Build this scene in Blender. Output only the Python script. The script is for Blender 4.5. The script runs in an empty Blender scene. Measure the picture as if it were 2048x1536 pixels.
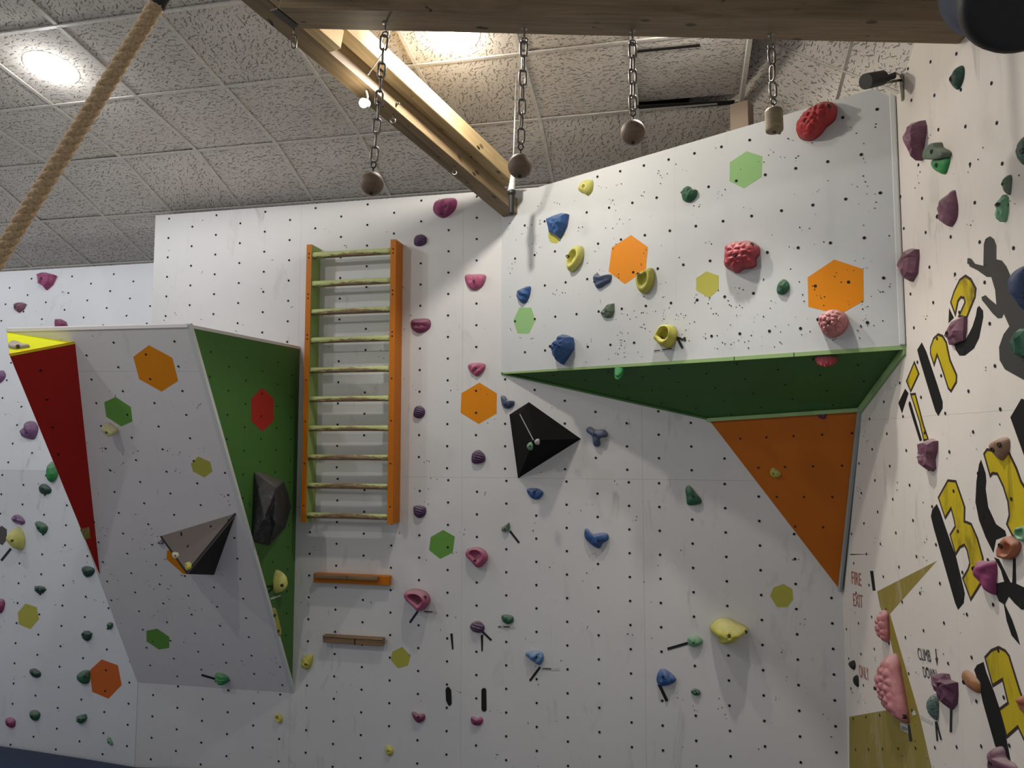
import bpy, math, random
import numpy as np
from mathutils import Vector, Matrix
random.seed(7)
C = bpy.context.scene.collection
PI = math.pi
A_ = np.array

# ------------------------------------------------------------------ camera, world, exposure, lights
PITCH = .0759
FPX = 1480.0
cam = bpy.data.cameras.new('camera')
cam.sensor_width = 36.0
cam.lens = 36.0 * FPX / 2048.0
cam.clip_end = 60
co = bpy.data.objects.new('camera', cam)
co.rotation_euler = (PI/2 + PITCH, 0, 0)
C.objects.link(co)
bpy.context.scene.camera = co
sc = bpy.context.scene
sc.view_settings.view_transform = 'Standard'
sc.view_settings.look = 'None'
sc.view_settings.gamma = 1
sc.view_settings.use_curve_mapping = False
sc.view_settings.exposure = 0.0
w = bpy.data.worlds.new('world')
sc.world = w
w.use_nodes = True
w.node_tree.nodes['Background'].inputs[0].default_value = (.90, .93, 1.0, 1)
w.node_tree.nodes['Background'].inputs[1].default_value = .28
# ceiling lamps: (name, image measured position or world position, power, colour)
LAMP_POWER = dict(A=31, B=60, C=70, E=150, G=40, H=80)
HALO_W = dict(A=4, B=6, C=6, E=4, G=6, H=6)
LAMP_COL = dict(A=(.985, .985, 1.0), B=(1.0, .935, .84), C=(1.0, .95, .90), E=(1.0, .95, .87), G=(.92, .95, 1.), H=(.93, .96, 1.))

# ------------------------------------------------------------------ measuring helpers (single view survey of the real planes)
fw = A_([0, math.cos(PITCH), math.sin(PITCH)])
upv = A_([0, -math.sin(PITCH), math.cos(PITCH)])
rt = A_([1., 0, 0])
ZZ = A_([0, 0, 1.])

def ray(x, y):
    return rt*(x-1024)/FPX - upv*(y-768)/FPX + fw
def pj(P):
    z = P @ fw
    return A_([1024+FPX*(P@rt)/z, 768-FPX*(P@upv)/z])
def unit(v):
    return v/np.linalg.norm(v)

class Plane:
    # o: origin on plane, ex: right, ey: up, n: outward (towards the room)
    def __init__(s, o, ex, ey):
        s.o = A_(o, dtype=float); s.ex = unit(A_(ex, dtype=float))
        ey = A_(ey, dtype=float); s.ey = unit(ey-(ey@s.ex)*s.ex)
        s.n = np.cross(s.ex, s.ey)
    def hit(s, x, y):
        r = ray(x, y)
        return r*((s.n@s.o)/(r@s.n))
    def loc(s, P):
        d = P-s.o
        return A_([d@s.ex, d@s.ey])
    def uv(s, x, y):
        return s.loc(s.hit(x, y))
    def w(s, a, b, h=0.):
        return s.o+a*s.ex+b*s.ey+h*s.n

CR = dict(a=(0,0,.3418), b=(600,0,.3418), c=(1348,0,.3418), d=(0,500,.3418), e=(600,400,.3418), f=(1348,500,.3418),
          g=(0,1011,.3418), h=(600,1011,.3418), i=(1348,1011,.3418), j=(1000,850,.3418), k=(1000,340,.1709),
          l=(1000,550,.1953), m=(470,880,.1953), n=(1400,420,.1953), o=(1848,500,.1953), p=(1848,1050,.1953),
          q=(1848,780,.1953), r=(1848,1236,.1953), s=(0,980,.1172), u=(560,1080,.1465), v=(300,1000,.0977),
          w=(1000,780,.15625), x=(0,620,.1172), T=(1750,400,.2605), U=(1750,780,.2605), S=(1750,50,.2605), Y=(1650,1050,.3164), P=(0,0,1.))
def px(c, pts):
    x0, y0, s = CR[c]
    return [(x0+x*s, y0+y*s) for x, y in pts]

TW = .213
DW = 5.2
exW = A_([math.cos(TW), -math.sin(TW), 0])
WB = Plane((0, DW, 0), exW, ZZ)                       # main back wall
# far left wall: lower part in the plane of the back wall, upper part leaning back
SL_H = -.245
LEAN = math.radians(12.)
nWin = A_([math.sin(TW), math.cos(TW), 0])
LU = Plane(WB.w(-2.927, SL_H), exW, ZZ*math.cos(LEAN)+nWin*math.sin(LEAN))
# leaning box volume
zt = WB.hit(600, 693)[2]
def atz(x, y, z):
    r = ray(x, y); return r*(z/r[2])
V_TR = atz(375, 648, zt); V_BR = WB.hit(584, 1386); V_BL = WB.hit(275, 1365)
_n = np.cross(V_TR-V_BR, V_BL-V_BR)
def hitn(x, y, n, P):
    r = ray(x, y); return r*((n@P)/(r@n))
V_TL = hitn(12, 657, _n, V_BR)
V_TB = WB.hit(600, 693)
VF = Plane(V_BL, V_TR-V_TL, V_TL-V_BL)                # front of the leaning box
VG = Plane(V_BR, V_TB-V_TR, V_TR-V_BR)                # its green side
if VG.n @ V_BR > 0:
    pass
# angled upper panel
Hn = WB.hit(1003, 745); zh = Hn[2]
C1 = atz(1812, 690, zh)
UP = Plane(Hn, C1-Hn, ZZ)
# right wall
cR = WB.hit(1685, 1185)
eR = C1-cR; eR[2] = 0
RW = Plane(cR, eR, ZZ)
G_B = WB.hit(1415, 836)                               # green soffit back corner
G_R = RW.hit(1720, 815)
O_B = WB.hit(1680, 1180)
GS = Plane(Hn, C1-Hn, G_B-Hn)                         # green soffit
OR = Plane(O_B, G_R-G_B, G_B-O_B)                     # orange panel
def face_cam(pl):
    if pl.n @ pl.o > 0:                               # normal must look back to the camera
        pl.ex = -pl.ex; pl.n = -pl.n
for pl in (WB, LU, VF, VG, UP, RW, GS, OR):
    face_cam(pl)
PL = dict(W=WB, L=LU, V=VF, G=VG, U=UP, R=RW, S=GS, O=OR)

# ------------------------------------------------------------------ node helpers / materials
MAT = {}
def new_mat(name, rough=.6, metal=0.):
    m = bpy.data.materials.new(name); m.use_nodes = True
    nt = m.node_tree
    b = nt.nodes['Principled BSDF']
    b.inputs['Roughness'].default_value = rough
    b.inputs['Metallic'].default_value = metal
    MAT[name] = m
    return m, nt, b
def N(nt, t, **k):
    n = nt.nodes.new(t)
    for a, v in k.items():
        if a in n.inputs: n.inputs[a].default_value = v
        else: setattr(n, a, v)
    return n
def link(nt, a, b): nt.links.new(a, b)
def ramp(nt, fac, stops):
    r = nt.nodes.new('ShaderNodeValToRGB')
    el = r.color_ramp.elements
    while len(el) < len(stops): el.new(.5)
    for e, (p, c) in zip(el, stops):
        e.position = p; e.color = (*c, 1) if len(c) == 3 else c
    link(nt, fac, r.inputs[0]); return r
def noise(nt, scale, detail=3, vec=None, rough=.5, dist=0.):
    n = N(nt, 'ShaderNodeTexNoise', Scale=scale, Detail=detail, Roughness=rough, Distortion=dist)
    if vec is not None: link(nt, vec, n.inputs['Vector'])
    return n
def mixc(nt, fac, a, b, mode='MIX'):
    m = nt.nodes.new('ShaderNodeMix'); m.data_type = 'RGBA'; m.blend_type = mode
    for s, v in ((m.inputs[0], fac), (m.inputs[6], a), (m.inputs[7], b)):
        if hasattr(v, 'is_linked') or isinstance(v, bpy.types.NodeSocket): link(nt, v, s)
        elif isinstance(v, (int, float)): s.default_value = v
        else: s.default_value = (*v, 1)
    return m.outputs[2]
def coords(nt, scale=None, rot=None):
    tc = nt.nodes.new('ShaderNodeTexCoord')
    if scale is None and rot is None: return tc.outputs['Object']
    mp = nt.nodes.new('ShaderNodeMapping')
    if scale: mp.inputs['Scale'].default_value = scale
    if rot: mp.inputs['Rotation'].default_value = rot
    link(nt, tc.outputs['Object'], mp.inputs[0])
    return mp.outputs[0]
def bump(nt, b, h, strength=.3, dist=.01):
    bp = N(nt, 'ShaderNodeBump', Strength=strength, Distance=dist)
    link(nt, h, bp.inputs['Height']); link(nt, bp.outputs[0], b.inputs['Normal'])

def srgb(r, g, b):
    f = lambda c: (c/12.92 if c <= .04045 else ((c+.055)/1.055)**2.4)
    return tuple(f(v/255.) for v in (r, g, b))

def wall_mat(name, col, dirt, scuff=.25, rough=.5):
    # painted plywood: slight mottling, grey rubber scuffs smeared up and down
    m, nt, b = new_mat(name, rough)
    c = coords(nt)
    n1 = noise(nt, 1.3, 4, c, .6)
    r1 = ramp(nt, n1.outputs['Fac'], [(.3, tuple(v*.93 for v in col)), (.7, col)])
    mp = N(nt, 'ShaderNodeMapping'); mp.inputs['Scale'].default_value = (1, 1, .3); link(nt, c, mp.inputs[0])
    n2 = noise(nt, 9, 5, mp.outputs[0], .65, .8)
    r2 = ramp(nt, n2.outputs['Fac'], [(.52, (0, 0, 0)), (.72, (1, 1, 1))] if scuff > .65 else [(.58, (0, 0, 0)), (.74, (1, 1, 1))])
    n3 = noise(nt, 1.1, 2, c)
    r3 = ramp(nt, n3.outputs['Fac'], [(.26, (0, 0, 0)), (.5, (1, 1, 1))] if scuff > .65 else [(.42, (0, 0, 0)), (.66, (1, 1, 1))])
    mu = N(nt, 'ShaderNodeMath', operation='MULTIPLY'); link(nt, r2.outputs[0], mu.inputs[0]); link(nt, r3.outputs[0], mu.inputs[1])
    mu2 = N(nt, 'ShaderNodeMath', operation='MULTIPLY'); link(nt, mu.outputs[0], mu2.inputs[0]); mu2.inputs[1].default_value = scuff
    link(nt, mixc(nt, mu2.outputs[0], r1.outputs[0], dirt), b.inputs['Base Color'])
    b.inputs['Specular IOR Level'].default_value = .22
    n4 = noise(nt, 60, 3, c)
    bump(nt, b, n4.outputs['Fac'], .08, .004)
    return m
wall_mat('wall_white', (.70, .695, .685), (.22, .21, .21), .55)
wall_mat('wall_left_white', (.72, .735, .755), (.25, .26, .30), .5)
wall_mat('box_white', (.77, .735, .72), (.3, .3, .3), .4)
wall_mat('upper_white', (.60, .62, .62), (.3, .3, .3), .2)
wall_mat('wall_cream', (.77, .715, .65), (.20, .18, .165), .62)
wall_mat('wall_lower_cream', (.52, .48, .44), (.16, .14, .13), .85)
wall_mat('paint_green', (.070, .185, .042), (.25, .35, .2), .15)
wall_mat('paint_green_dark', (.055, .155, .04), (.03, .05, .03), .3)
wall_mat('paint_orange_panel', (.50, .135, .012), (.12, .04, .02), .35)
wall_mat('paint_red', (.42, .018, .012), (.25, .02, .02), .4)
wall_mat('paint_yellow', (.88, .90, .02), (.75, .78, .03), .2)
wall_mat('black_ply', (.006, .0055, .0055), (.03, .03, .03), .4, .85)
wall_mat('brown_ply', (.20, .165, .145), (.3, .26, .24), .4)
wall_mat('charcoal_ply', (.018, .017, .017), (.1, .1, .1), .3)
wall_mat('hex_orange', (.74, .25, .004), (.45, .15, .02), .3)
wall_mat('hex_redorange', (.60, .135, .025), (.4, .1, .03), .3)
wall_mat('hex_green', (.14, .34, .06), (.2, .35, .1), .2)
wall_mat('hex_light_green', (.28, .50, .20), (.25, .40, .2), .3)
wall_mat('hex_olive', (.45, .43, .075), (.3, .3, .1), .3)
wall_mat('hex_grey', (.10, .085, .09), (.1, .1, .1), .3)
wall_mat('hex_red', (.42, .03, .02), (.3, .03, .02), .3)
wall_mat('mural_yellow', (.56, .43, .015), (.05, .035, .01), .95)
wall_mat('mural_black', (.012, .012, .012), (.3, .28, .25), .22, .7)
wall_mat('mural_grey', (.055, .054, .052), (.25, .23, .22), .3)
wall_mat('mural_outline', (.045, .03, .025), (.1, .08, .08), .2)
wall_mat('mural_olive', (.30, .235, .045), (.5, .45, .33), .7)
wall_mat('ink_red', (.42, .13, .10), (.6, .5, .5), .6)
wall_mat('ink_black', (.05, .04, .05), (.4, .4, .4), .4)
wall_mat('trim_white', (.66, .68, .66), (.3, .3, .3), .3)
wall_mat('trim_green', (.30, .45, .19), (.15, .3, .1), .5)
wall_mat('trim_grey', (.33, .37, .37), (.2, .2, .2), .5)
wall_mat('ladder_orange', (.56, .165, .006), (.3, .08, .01), .3)
wall_mat('ladder_green', (.30, .40, .13), (.2, .25, .1), .3)
wall_mat('floor_grey', (.50, .50, .50), (.3, .3, .3), .3)
wall_mat('mat_blue', (.040, .055, .105), (.06, .07, .1), .4, .6)
wall_mat('raw_timber', (.30, .23, .17), (.15, .1, .08), .3)
for nm, col, ro in (('black_hole', (.006, .006, .006), .9), ('tape_black', (.008, .008, .009), .5), ('black_rubber', (.012, .012, .013), .55),
                    ('paper', (.62, .61, .58), .8), ('plastic_white', (.75, .75, .73), .4), ('t_bar', (.78, .74, .67), .5),
                    ('dark_void', (.012, .011, .010), .9), ('pad_black', (.008, .008, .008), .6), ('pad_grey', (.022, .022, .024), .8),
                    ('ink_print', (.05, .05, .05), .8)):
    m, nt, b = new_mat(nm, ro)
    c = coords(nt); n1 = noise(nt, 40, 2, c)
    r = ramp(nt, n1.outputs['Fac'], [(.3, tuple(v*.8 for v in col)), (.7, col)])
    link(nt, r.outputs[0], b.inputs['Base Color'])
m, nt, b = new_mat('pad_blue', .7)
n1 = noise(nt, 30, 3, coords(nt)); r = ramp(nt, n1.outputs['Fac'], [(.3, (.008, .014, .04)), (.7, (.014, .028, .075))]); link(nt, r.outputs[0], b.inputs['Base Color'])
for nm, col, ro in (('steel', (.30, .275, .25), .38), ('dark_steel', (.10, .09, .085), .4), ('bracket_steel', (.35, .34, .27), .4)):
    m, nt, b = new_mat(nm, ro, 1.)
    n1 = noise(nt, 60, 3, coords(nt)); r = ramp(nt, n1.outputs['Fac'], [(.3, tuple(v*.6 for v in col)), (.7, col)]); link(nt, r.outputs[0], b.inputs['Base Color'])

def hold_mat(name, col, chalk=(.62, .60, .57), amt=.35, speck=0.):
    m, nt, b = new_mat(name, .62)
    c = coords(nt)
    n1 = noise(nt, 14, 5, c, .65)
    r1 = ramp(nt, n1.outputs['Fac'], [(.25, tuple(v*.72 for v in col)), (.75, tuple(min(1, v*1.12) for v in col))])
    n2 = noise(nt, 22, 6, c, .75)
    r2 = ramp(nt, n2.outputs['Fac'], [(.55, (0, 0, 0)), (.80, (1, 1, 1))])
    mu = N(nt, 'ShaderNodeMath', operation='MULTIPLY'); link(nt, r2.outputs[0], mu.inputs[0]); mu.inputs[1].default_value = amt
    # chalk gathers on upward faces
    ge = N(nt, 'ShaderNodeNewGeometry'); sx = N(nt, 'ShaderNodeSeparateXYZ'); link(nt, ge.outputs['Normal'], sx.inputs[0])
    mr = N(nt, 'ShaderNodeMapRange'); mr.inputs['From Min'].default_value = .25; mr.inputs['From Max'].default_value = .95
    mr.inputs['To Max'].default_value = amt*.75; link(nt, sx.outputs['Z'], mr.inputs['Value'])
    ad = N(nt, 'ShaderNodeMath', operation='ADD', use_clamp=True); link(nt, mu.outputs[0], ad.inputs[0]); link(nt, mr.outputs[0], ad.inputs[1])
    colr = mixc(nt, ad.outputs[0], r1.outputs[0], chalk)
    if speck:
        n3 = noise(nt, 160, 2, c); r3 = ramp(nt, n3.outputs['Fac'], [(.55, (0, 0, 0)), (.6, (1, 1, 1))])
        colr = mixc(nt, r3.outputs[0], colr, (.03, .04, .03))
    link(nt, colr, b.inputs['Base Color'])
    n5 = noise(nt, 90, 4, c)
    bump(nt, b, n5.outputs['Fac'], .35, .004)
hold_mat('h_magenta', (.29, .045, .145))
hold_mat('h_darkmag', (.22, .04, .105), amt=.3)
hold_mat('h_pink', (.46, .10, .20), amt=.4)
hold_mat('h_purple', (.085, .035, .10), amt=.3)
hold_mat('h_violet', (.20, .085, .21), amt=.3)
hold_mat('h_mauve', (.19, .075, .115), amt=.42)
hold_mat('h_plum', (.12, .035, .075), amt=.25)
hold_mat('h_blue', (.028, .10, .29), amt=.28)
hold_mat('h_navy', (.018, .042, .11), amt=.2)
hold_mat('h_skyblue', (.10, .22, .42), amt=.45)
hold_mat('h_slate', (.07, .105, .19), amt=.35)
hold_mat('h_green', (.025, .12, .06), amt=.3)
hold_mat('h_darkgreen', (.018, .062, .042), amt=.25)
hold_mat('h_brightgreen', (.03, .27, .07), amt=.4)
hold_mat('h_mint', (.16, .36, .20), amt=.45)
hold_mat('h_greygreen', (.12, .17, .115), amt=.4)
hold_mat('h_speck', (.12, .19, .17), amt=.5, speck=1)
hold_mat('h_yellow', (.60, .56, .09), amt=.35)
hold_mat('h_lemon', (.66, .64, .16), amt=.4)
hold_mat('h_ochre', (.46, .44, .08), amt=.4)
hold_mat('h_paleyellow', (.72, .68, .33), amt=.5)
hold_mat('h_cream', (.66, .62, .45), amt=.5)
hold_mat('h_red', (.40, .025, .03), amt=.28)
hold_mat('h_redpink', (.40, .05, .07), amt=.5)
hold_mat('h_brainpink', (.52, .19, .20), amt=.5)
hold_mat('h_brown', (.26, .15, .085), amt=.4)
hold_mat('h_orange', (.40, .13, .06), amt=.3)
hold_mat('h_amber', (.34, .15, .055), amt=.3)
hold_mat('h_wood', (.46, .38, .30), amt=.4)
hold_mat('h_rock', (.030, .030, .032), (.30, .28, .27), .55)
hold_mat('h_chalk', (.40, .40, .40), amt=.6)

def tile_mat(name, base, crack=.8):
    m, nt, b = new_mat(name, .9)
    tc = nt.nodes.new('ShaderNodeTexCoord')
    oi = nt.nodes.new('ShaderNodeObjectInfo')
    of = N(nt, 'ShaderNodeVectorMath', operation='MULTIPLY_ADD')
    link(nt, oi.outputs['Random'], of.inputs[0]); of.inputs[1].default_value = (7, 9, 3); link(nt, tc.outputs['Object'], of.inputs[2])
    sepz = N(nt, 'ShaderNodeSeparateXYZ'); link(nt, of.outputs[0], sepz.inputs[0])
    flat = N(nt, 'ShaderNodeCombineXYZ'); link(nt, sepz.outputs[0], flat.inputs[0]); link(nt, sepz.outputs[1], flat.inputs[1])
    masks = []
    for sc_, lo, wi, sd in ((23, .44, .075, 0.), (36, .36, .08, 3.3)):
        shift = N(nt, 'ShaderNodeVectorMath', operation='ADD'); link(nt, flat.outputs[0], shift.inputs[0]); shift.inputs[1].default_value = (sd, sd*.7, 0)
        warp = noise(nt, 60, 1, shift.outputs[0])
        wv = N(nt, 'ShaderNodeVectorMath', operation='MULTIPLY_ADD'); link(nt, warp.outputs['Color'], wv.inputs[0]); wv.inputs[1].default_value = (.012,)*3; link(nt, shift.outputs[0], wv.inputs[2])
        vo = N(nt, 'ShaderNodeTexVoronoi', voronoi_dimensions='2D', feature='F1', Scale=sc_)
        link(nt, wv.outputs[0], vo.inputs['Vector'])
        scl = N(nt, 'ShaderNodeVectorMath', operation='SUBTRACT'); link(nt, wv.outputs[0], scl.inputs[0]); link(nt, vo.outputs['Position'], scl.inputs[1])
        sr = N(nt, 'ShaderNodeSeparateColor'); link(nt, vo.outputs['Color'], sr.inputs[0])
        # angle: tile base (0 or 90 degrees) + jitter per fissure
        stp = N(nt, 'ShaderNodeMath', operation='GREATER_THAN'); link(nt, oi.outputs['Random'], stp.inputs[0]); stp.inputs[1].default_value = .6
        an = N(nt, 'ShaderNodeMath', operation='MULTIPLY_ADD'); link(nt, stp.outputs[0], an.inputs[0]); an.inputs[1].default_value = 1.0
        j = N(nt, 'ShaderNodeMath', operation='MULTIPLY_ADD'); link(nt, sr.outputs[0], j.inputs[0]); j.inputs[1].default_value = 1.7; j.inputs[2].default_value = -.85
        link(nt, j.outputs[0], an.inputs[2])
        vr = N(nt, 'ShaderNodeVectorRotate', rotation_type='Z_AXIS'); link(nt, scl.outputs[0], vr.inputs['Vector']); link(nt, an.outputs[0], vr.inputs['Angle'])
        sp = N(nt, 'ShaderNodeSeparateXYZ'); link(nt, vr.outputs[0], sp.inputs[0])
        ax = N(nt, 'ShaderNodeMath', operation='ABSOLUTE'); link(nt, sp.outputs[0], ax.inputs[0])
        ay = N(nt, 'ShaderNodeMath', operation='ABSOLUTE'); link(nt, sp.outputs[1], ay.inputs[0])
        ln = N(nt, 'ShaderNodeMath', operation='MULTIPLY'); link(nt, sr.outputs[1], ln.inputs[0]); ln.inputs[1].default_value = lo/sc_*1.3
        lx = N(nt, 'ShaderNodeMath', operation='LESS_THAN'); link(nt, ax.outputs[0], lx.inputs[0]); link(nt, ln.outputs[0], lx.inputs[1])
        ly = N(nt, 'ShaderNodeMath', operation='LESS_THAN'); link(nt, ay.outputs[0], ly.inputs[0]); ly.inputs[1].default_value = wi/sc_
        mk_ = N(nt, 'ShaderNodeMath', operation='MULTIPLY'); link(nt, lx.outputs[0], mk_.inputs[0]); link(nt, ly.outputs[0], mk_.inputs[1])
        masks.append(mk_.outputs[0])
    mx = N(nt, 'ShaderNodeMath', operation='MAXIMUM'); link(nt, masks[0], mx.inputs[0]); link(nt, masks[1], mx.inputs[1])
    mm = N(nt, 'ShaderNodeMath', operation='MULTIPLY'); link(nt, mx.outputs[0], mm.inputs[0]); mm.inputs[1].default_value = crack
    n1 = noise(nt, 180, 2, tc.outputs['Object']); n2 = noise(nt, 2.5, 3, tc.outputs['Object'])
    r1 = ramp(nt, n1.outputs['Fac'], [(.35, tuple(v*.80 for v in base)), (.6, base)])
    r2 = ramp(nt, n2.outputs['Fac'], [(.3, (.88, .87, .85)), (.7, (1, 1, 1))])
    c1 = mixc(nt, 1., r1.outputs[0], r2.outputs[0], 'MULTIPLY')
    link(nt, mixc(nt, mm.outputs[0], c1, tuple(v*.16 for v in base)), b.inputs['Base Color'])
    bump(nt, b, n1.outputs['Fac'], .15, .003)
tile_mat('ceiling_tile', (.84, .785, .71))

def wood_mat(name, light, dark, knots=True, scale=1.):
    # grain runs along the local X axis
    m, nt, b = new_mat(name, .6)
    c = coords(nt, (.35*scale, 5*scale, 5*scale))
    n1 = noise(nt, 6, 6, c, .6, 1.2)
    r1 = ramp(nt, n1.outputs['Fac'], [(.28, dark), (.5, tuple((a+d)/2 for a, d in zip(light, dark))), (.72, light)])
    n2 = noise(nt, 2.2, 3, coords(nt, (.8, 2, 2)))
    r2 = ramp(nt, n2.outputs['Fac'], [(.3, (.72, .70, .66)), (.7, (1, 1, 1))])
    colr = mixc(nt, 1., r1.outputs[0], r2.outputs[0], 'MULTIPLY')
    if knots:
        vo = N(nt, 'ShaderNodeTexVoronoi', feature='F1', Scale=4.2); link(nt, coords(nt, (1, 1.8, 1.8)), vo.inputs['Vector'])
        r3 = ramp(nt, vo.outputs['Distance'], [(.07, (1, 1, 1)), (.12, (0, 0, 0))])
        colr = mixc(nt, r3.outputs[0], colr, tuple(v*.35 for v in dark))
        n4 = noise(nt, 16, 2, coords(nt, (.6, 1, 1))); r4 = ramp(nt, n4.outputs['Fac'], [(.70, (0, 0, 0)), (.73, (1, 1, 1))])
        colr = mixc(nt, r4.outputs[0], colr, (.02, .015, .01))
    link(nt, colr, b.inputs['Base Color'])
    bump(nt, b, n1.outputs['Fac'], .15, .003)
wood_mat('beam_wood', (.31, .225, .125), (.16, .11, .056))
wood_mat('pale_wood', (.62, .48, .27), (.44, .31, .15))
wood_mat('ball_wood', (.24, .165, .105), (.12, .08, .05), False, 3)
wood_mat('cylinder_wood', (.33, .26, .15), (.19, .145, .08), False, 2)
wood_mat('rail_wood', (.33, .21, .10), (.17, .10, .05), False, 2)
# worn painted rung: pale green paint chipped to brown wood
def rung_mat(name, wear):
    m, nt, b = new_mat(name, .6)
    c = coords(nt, (3, 16, 16)); n1 = noise(nt, 6, 6, c, .7, .5)
    tc = nt.nodes.new('ShaderNodeTexCoord'); sp = N(nt, 'ShaderNodeSeparateXYZ'); link(nt, tc.outputs['Object'], sp.inputs[0])
    zz = N(nt, 'ShaderNodeMath', operation='MULTIPLY_ADD'); link(nt, sp.outputs[2], zz.inputs[0]); zz.inputs[1].default_value = -14.; zz.inputs[2].default_value = wear
    ab = N(nt, 'ShaderNodeMath', operation='ABSOLUTE'); link(nt, sp.outputs[0], ab.inputs[0])
    ed = N(nt, 'ShaderNodeMath', operation='MULTIPLY_ADD'); link(nt, ab.outputs[0], ed.inputs[0]); ed.inputs[1].default_value = -1.1; link(nt, zz.outputs[0], ed.inputs[2])
    ad = N(nt, 'ShaderNodeMath', operation='ADD'); link(nt, n1.outputs['Fac'], ad.inputs[0]); link(nt, ed.outputs[0], ad.inputs[1])
    rm = ramp(nt, ad.outputs[0], [(.50, (0, 0, 0)), (.56, (1, 1, 1))])
    nw = noise(nt, 8, 4, coords(nt, (1.5, 12, 12)), .6)
    wood = ramp(nt, nw.outputs['Fac'], [(.3, (.11, .065, .03)), (.7, (.36, .25, .14))])
    n3 = noise(nt, 5, 3, coords(nt)); paint = ramp(nt, n3.outputs['Fac'], [(.3, (.40, .46, .16)), (.7, (.56, .60, .26))])
    link(nt, mixc(nt, rm.outputs[0], paint.outputs[0], wood.outputs[0]), b.inputs['Base Color'])
    bump(nt, b, ad.outputs[0], .25, .004)
rung_mat('rung_light', .05); rung_mat('rung_mid', .20); rung_mat('rung_worn', .38)
m, nt, b = new_mat('rope', .85)
n1 = noise(nt, 110, 4, coords(nt), .7); r = ramp(nt, n1.outputs['Fac'], [(.3, (.36, .23, .11)), (.7, (.74, .54, .32))]); link(nt, r.outputs[0], b.inputs['Base Color'])
bump(nt, b, n1.outputs['Fac'], .7, .004)
def emit(name, col, s):
    m, nt, b = new_mat(name, .5)
    b.inputs['Base Color'].default_value = (.8, .8, .8, 1)
    b.inputs['Emission Color'].default_value = (*col, 1); b.inputs['Emission Strength'].default_value = s
emit('lamp_glow', (1., .97, .90), 4.0)
emit('bulb_glow', (1., .93, .72), 20.)

# ------------------------------------------------------------------ mesh helpers
def mesh_obj(name, verts, faces, mat, parent=None, origin=None, frame=None, smooth=False, mats=None, fmat=None):
    # verts in world coordinates unless frame is given (then local); origin moves the object's origin
    me = bpy.data.meshes.new(name)
    o_ = A_([0., 0, 0]) if origin is None else A_(origin, dtype=float)
    vs = [tuple(map(float, A_(v, dtype=float)-o_)) for v in verts] if frame is None else [tuple(map(float, v)) for v in verts]
    me.from_pydata(vs, [], [tuple(f) for f in faces])
    if mats:
        for mm in mats: me.materials.append(MAT[mm])
        for p, i in zip(me.polygons, fmat): p.material_index = i
    else:
        me.materials.append(MAT[mat])
    if smooth: me.polygons.foreach_set('use_smooth', [True]*len(me.polygons))
    me.update()
    ob = bpy.data.objects.new(name, me); C.objects.link(ob)
    if frame is not None:
        M = Matrix.Identity(4)
        for i_, ax in enumerate(frame[1:]):
            for k in range(3): M[k][i_] = ax[k]
        for k in range(3): M[k][3] = frame[0][k]
        if parent is not None: M = PMAT[parent.name].inverted() @ M
        PMAT[ob.name] = (PMAT[parent.name] @ M) if parent is not None else M
        ob.matrix_local = M
    else:
        if parent is not None:
            po = PMAT[parent.name]
            ob.matrix_local = po.inverted() @ Matrix.Translation(o_)
        else:
            ob.location = o_
        PMAT[ob.name] = Matrix.Translation(o_)
    if parent is not None: ob.parent = parent
    return ob
PMAT = {}
def empty(name, loc):
    o = bpy.data.objects.new(name, None); C.objects.link(o); o.location = tuple(map(float, loc)); o.empty_display_size = .1
    PMAT[o.name] = Matrix.Translation(tuple(map(float, loc)))
    return o
def tag(o, label, cat, group=None):
    o['label'] = label; o['category'] = cat
    if group: o['group'] = group
    return o
def struct(o, label=None):
    o['kind'] = 'structure'
    if label: o['label'] = label
    return o

def prism(poly, depth_vec):
    # poly: list of 3D points (front face), extruded by depth_vec
    n = len(poly); d = A_(depth_vec)
    v = [A_(p) for p in poly]+[A_(p)+d for p in poly]
    f = [tuple(range(n)), tuple(range(2*n-1, n-1, -1))]
    for i in range(n):
        j = (i+1) % n
        f.append((i, i+n, j+n, j))
    return v, f
def area2(p):
    return sum(p[i][0]*p[(i+1) % len(p)][1]-p[(i+1) % len(p)][0]*p[i][1] for i in range(len(p)))/2
def plate(name, pl, uvs, mat, parent, h0=0., th=.0015, origin=None):
    # flat polygon lying on a plane, facing the room, th thick, starting h0 above it
    uvs = [tuple(p) for p in uvs]
    if area2(uvs) < 0: uvs = uvs[::-1]
    v, f = prism([pl.w(a, b, h0+th) for a, b in uvs], -pl.n*th)
    return mesh_obj(name, v, f, mat, parent)
def box_frame(lo, hi):
    x0, y0, z0 = lo; x1, y1, z1 = hi
    v = [(x0,y0,z0),(x1,y0,z0),(x1,y1,z0),(x0,y1,z0),(x0,y0,z1),(x1,y0,z1),(x1,y1,z1),(x0,y1,z1)]
    f = [(3,2,1,0),(4,5,6,7),(0,1,5,4),(1,2,6,5),(2,3,7,6),(3,0,4,7)]
    return v, f
def bevel(ob, w_=.003, seg=1):
    md = ob.modifiers.new('bevel', 'BEVEL'); md.width = w_; md.segments = seg; md.limit_method = 'ANGLE'
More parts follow.
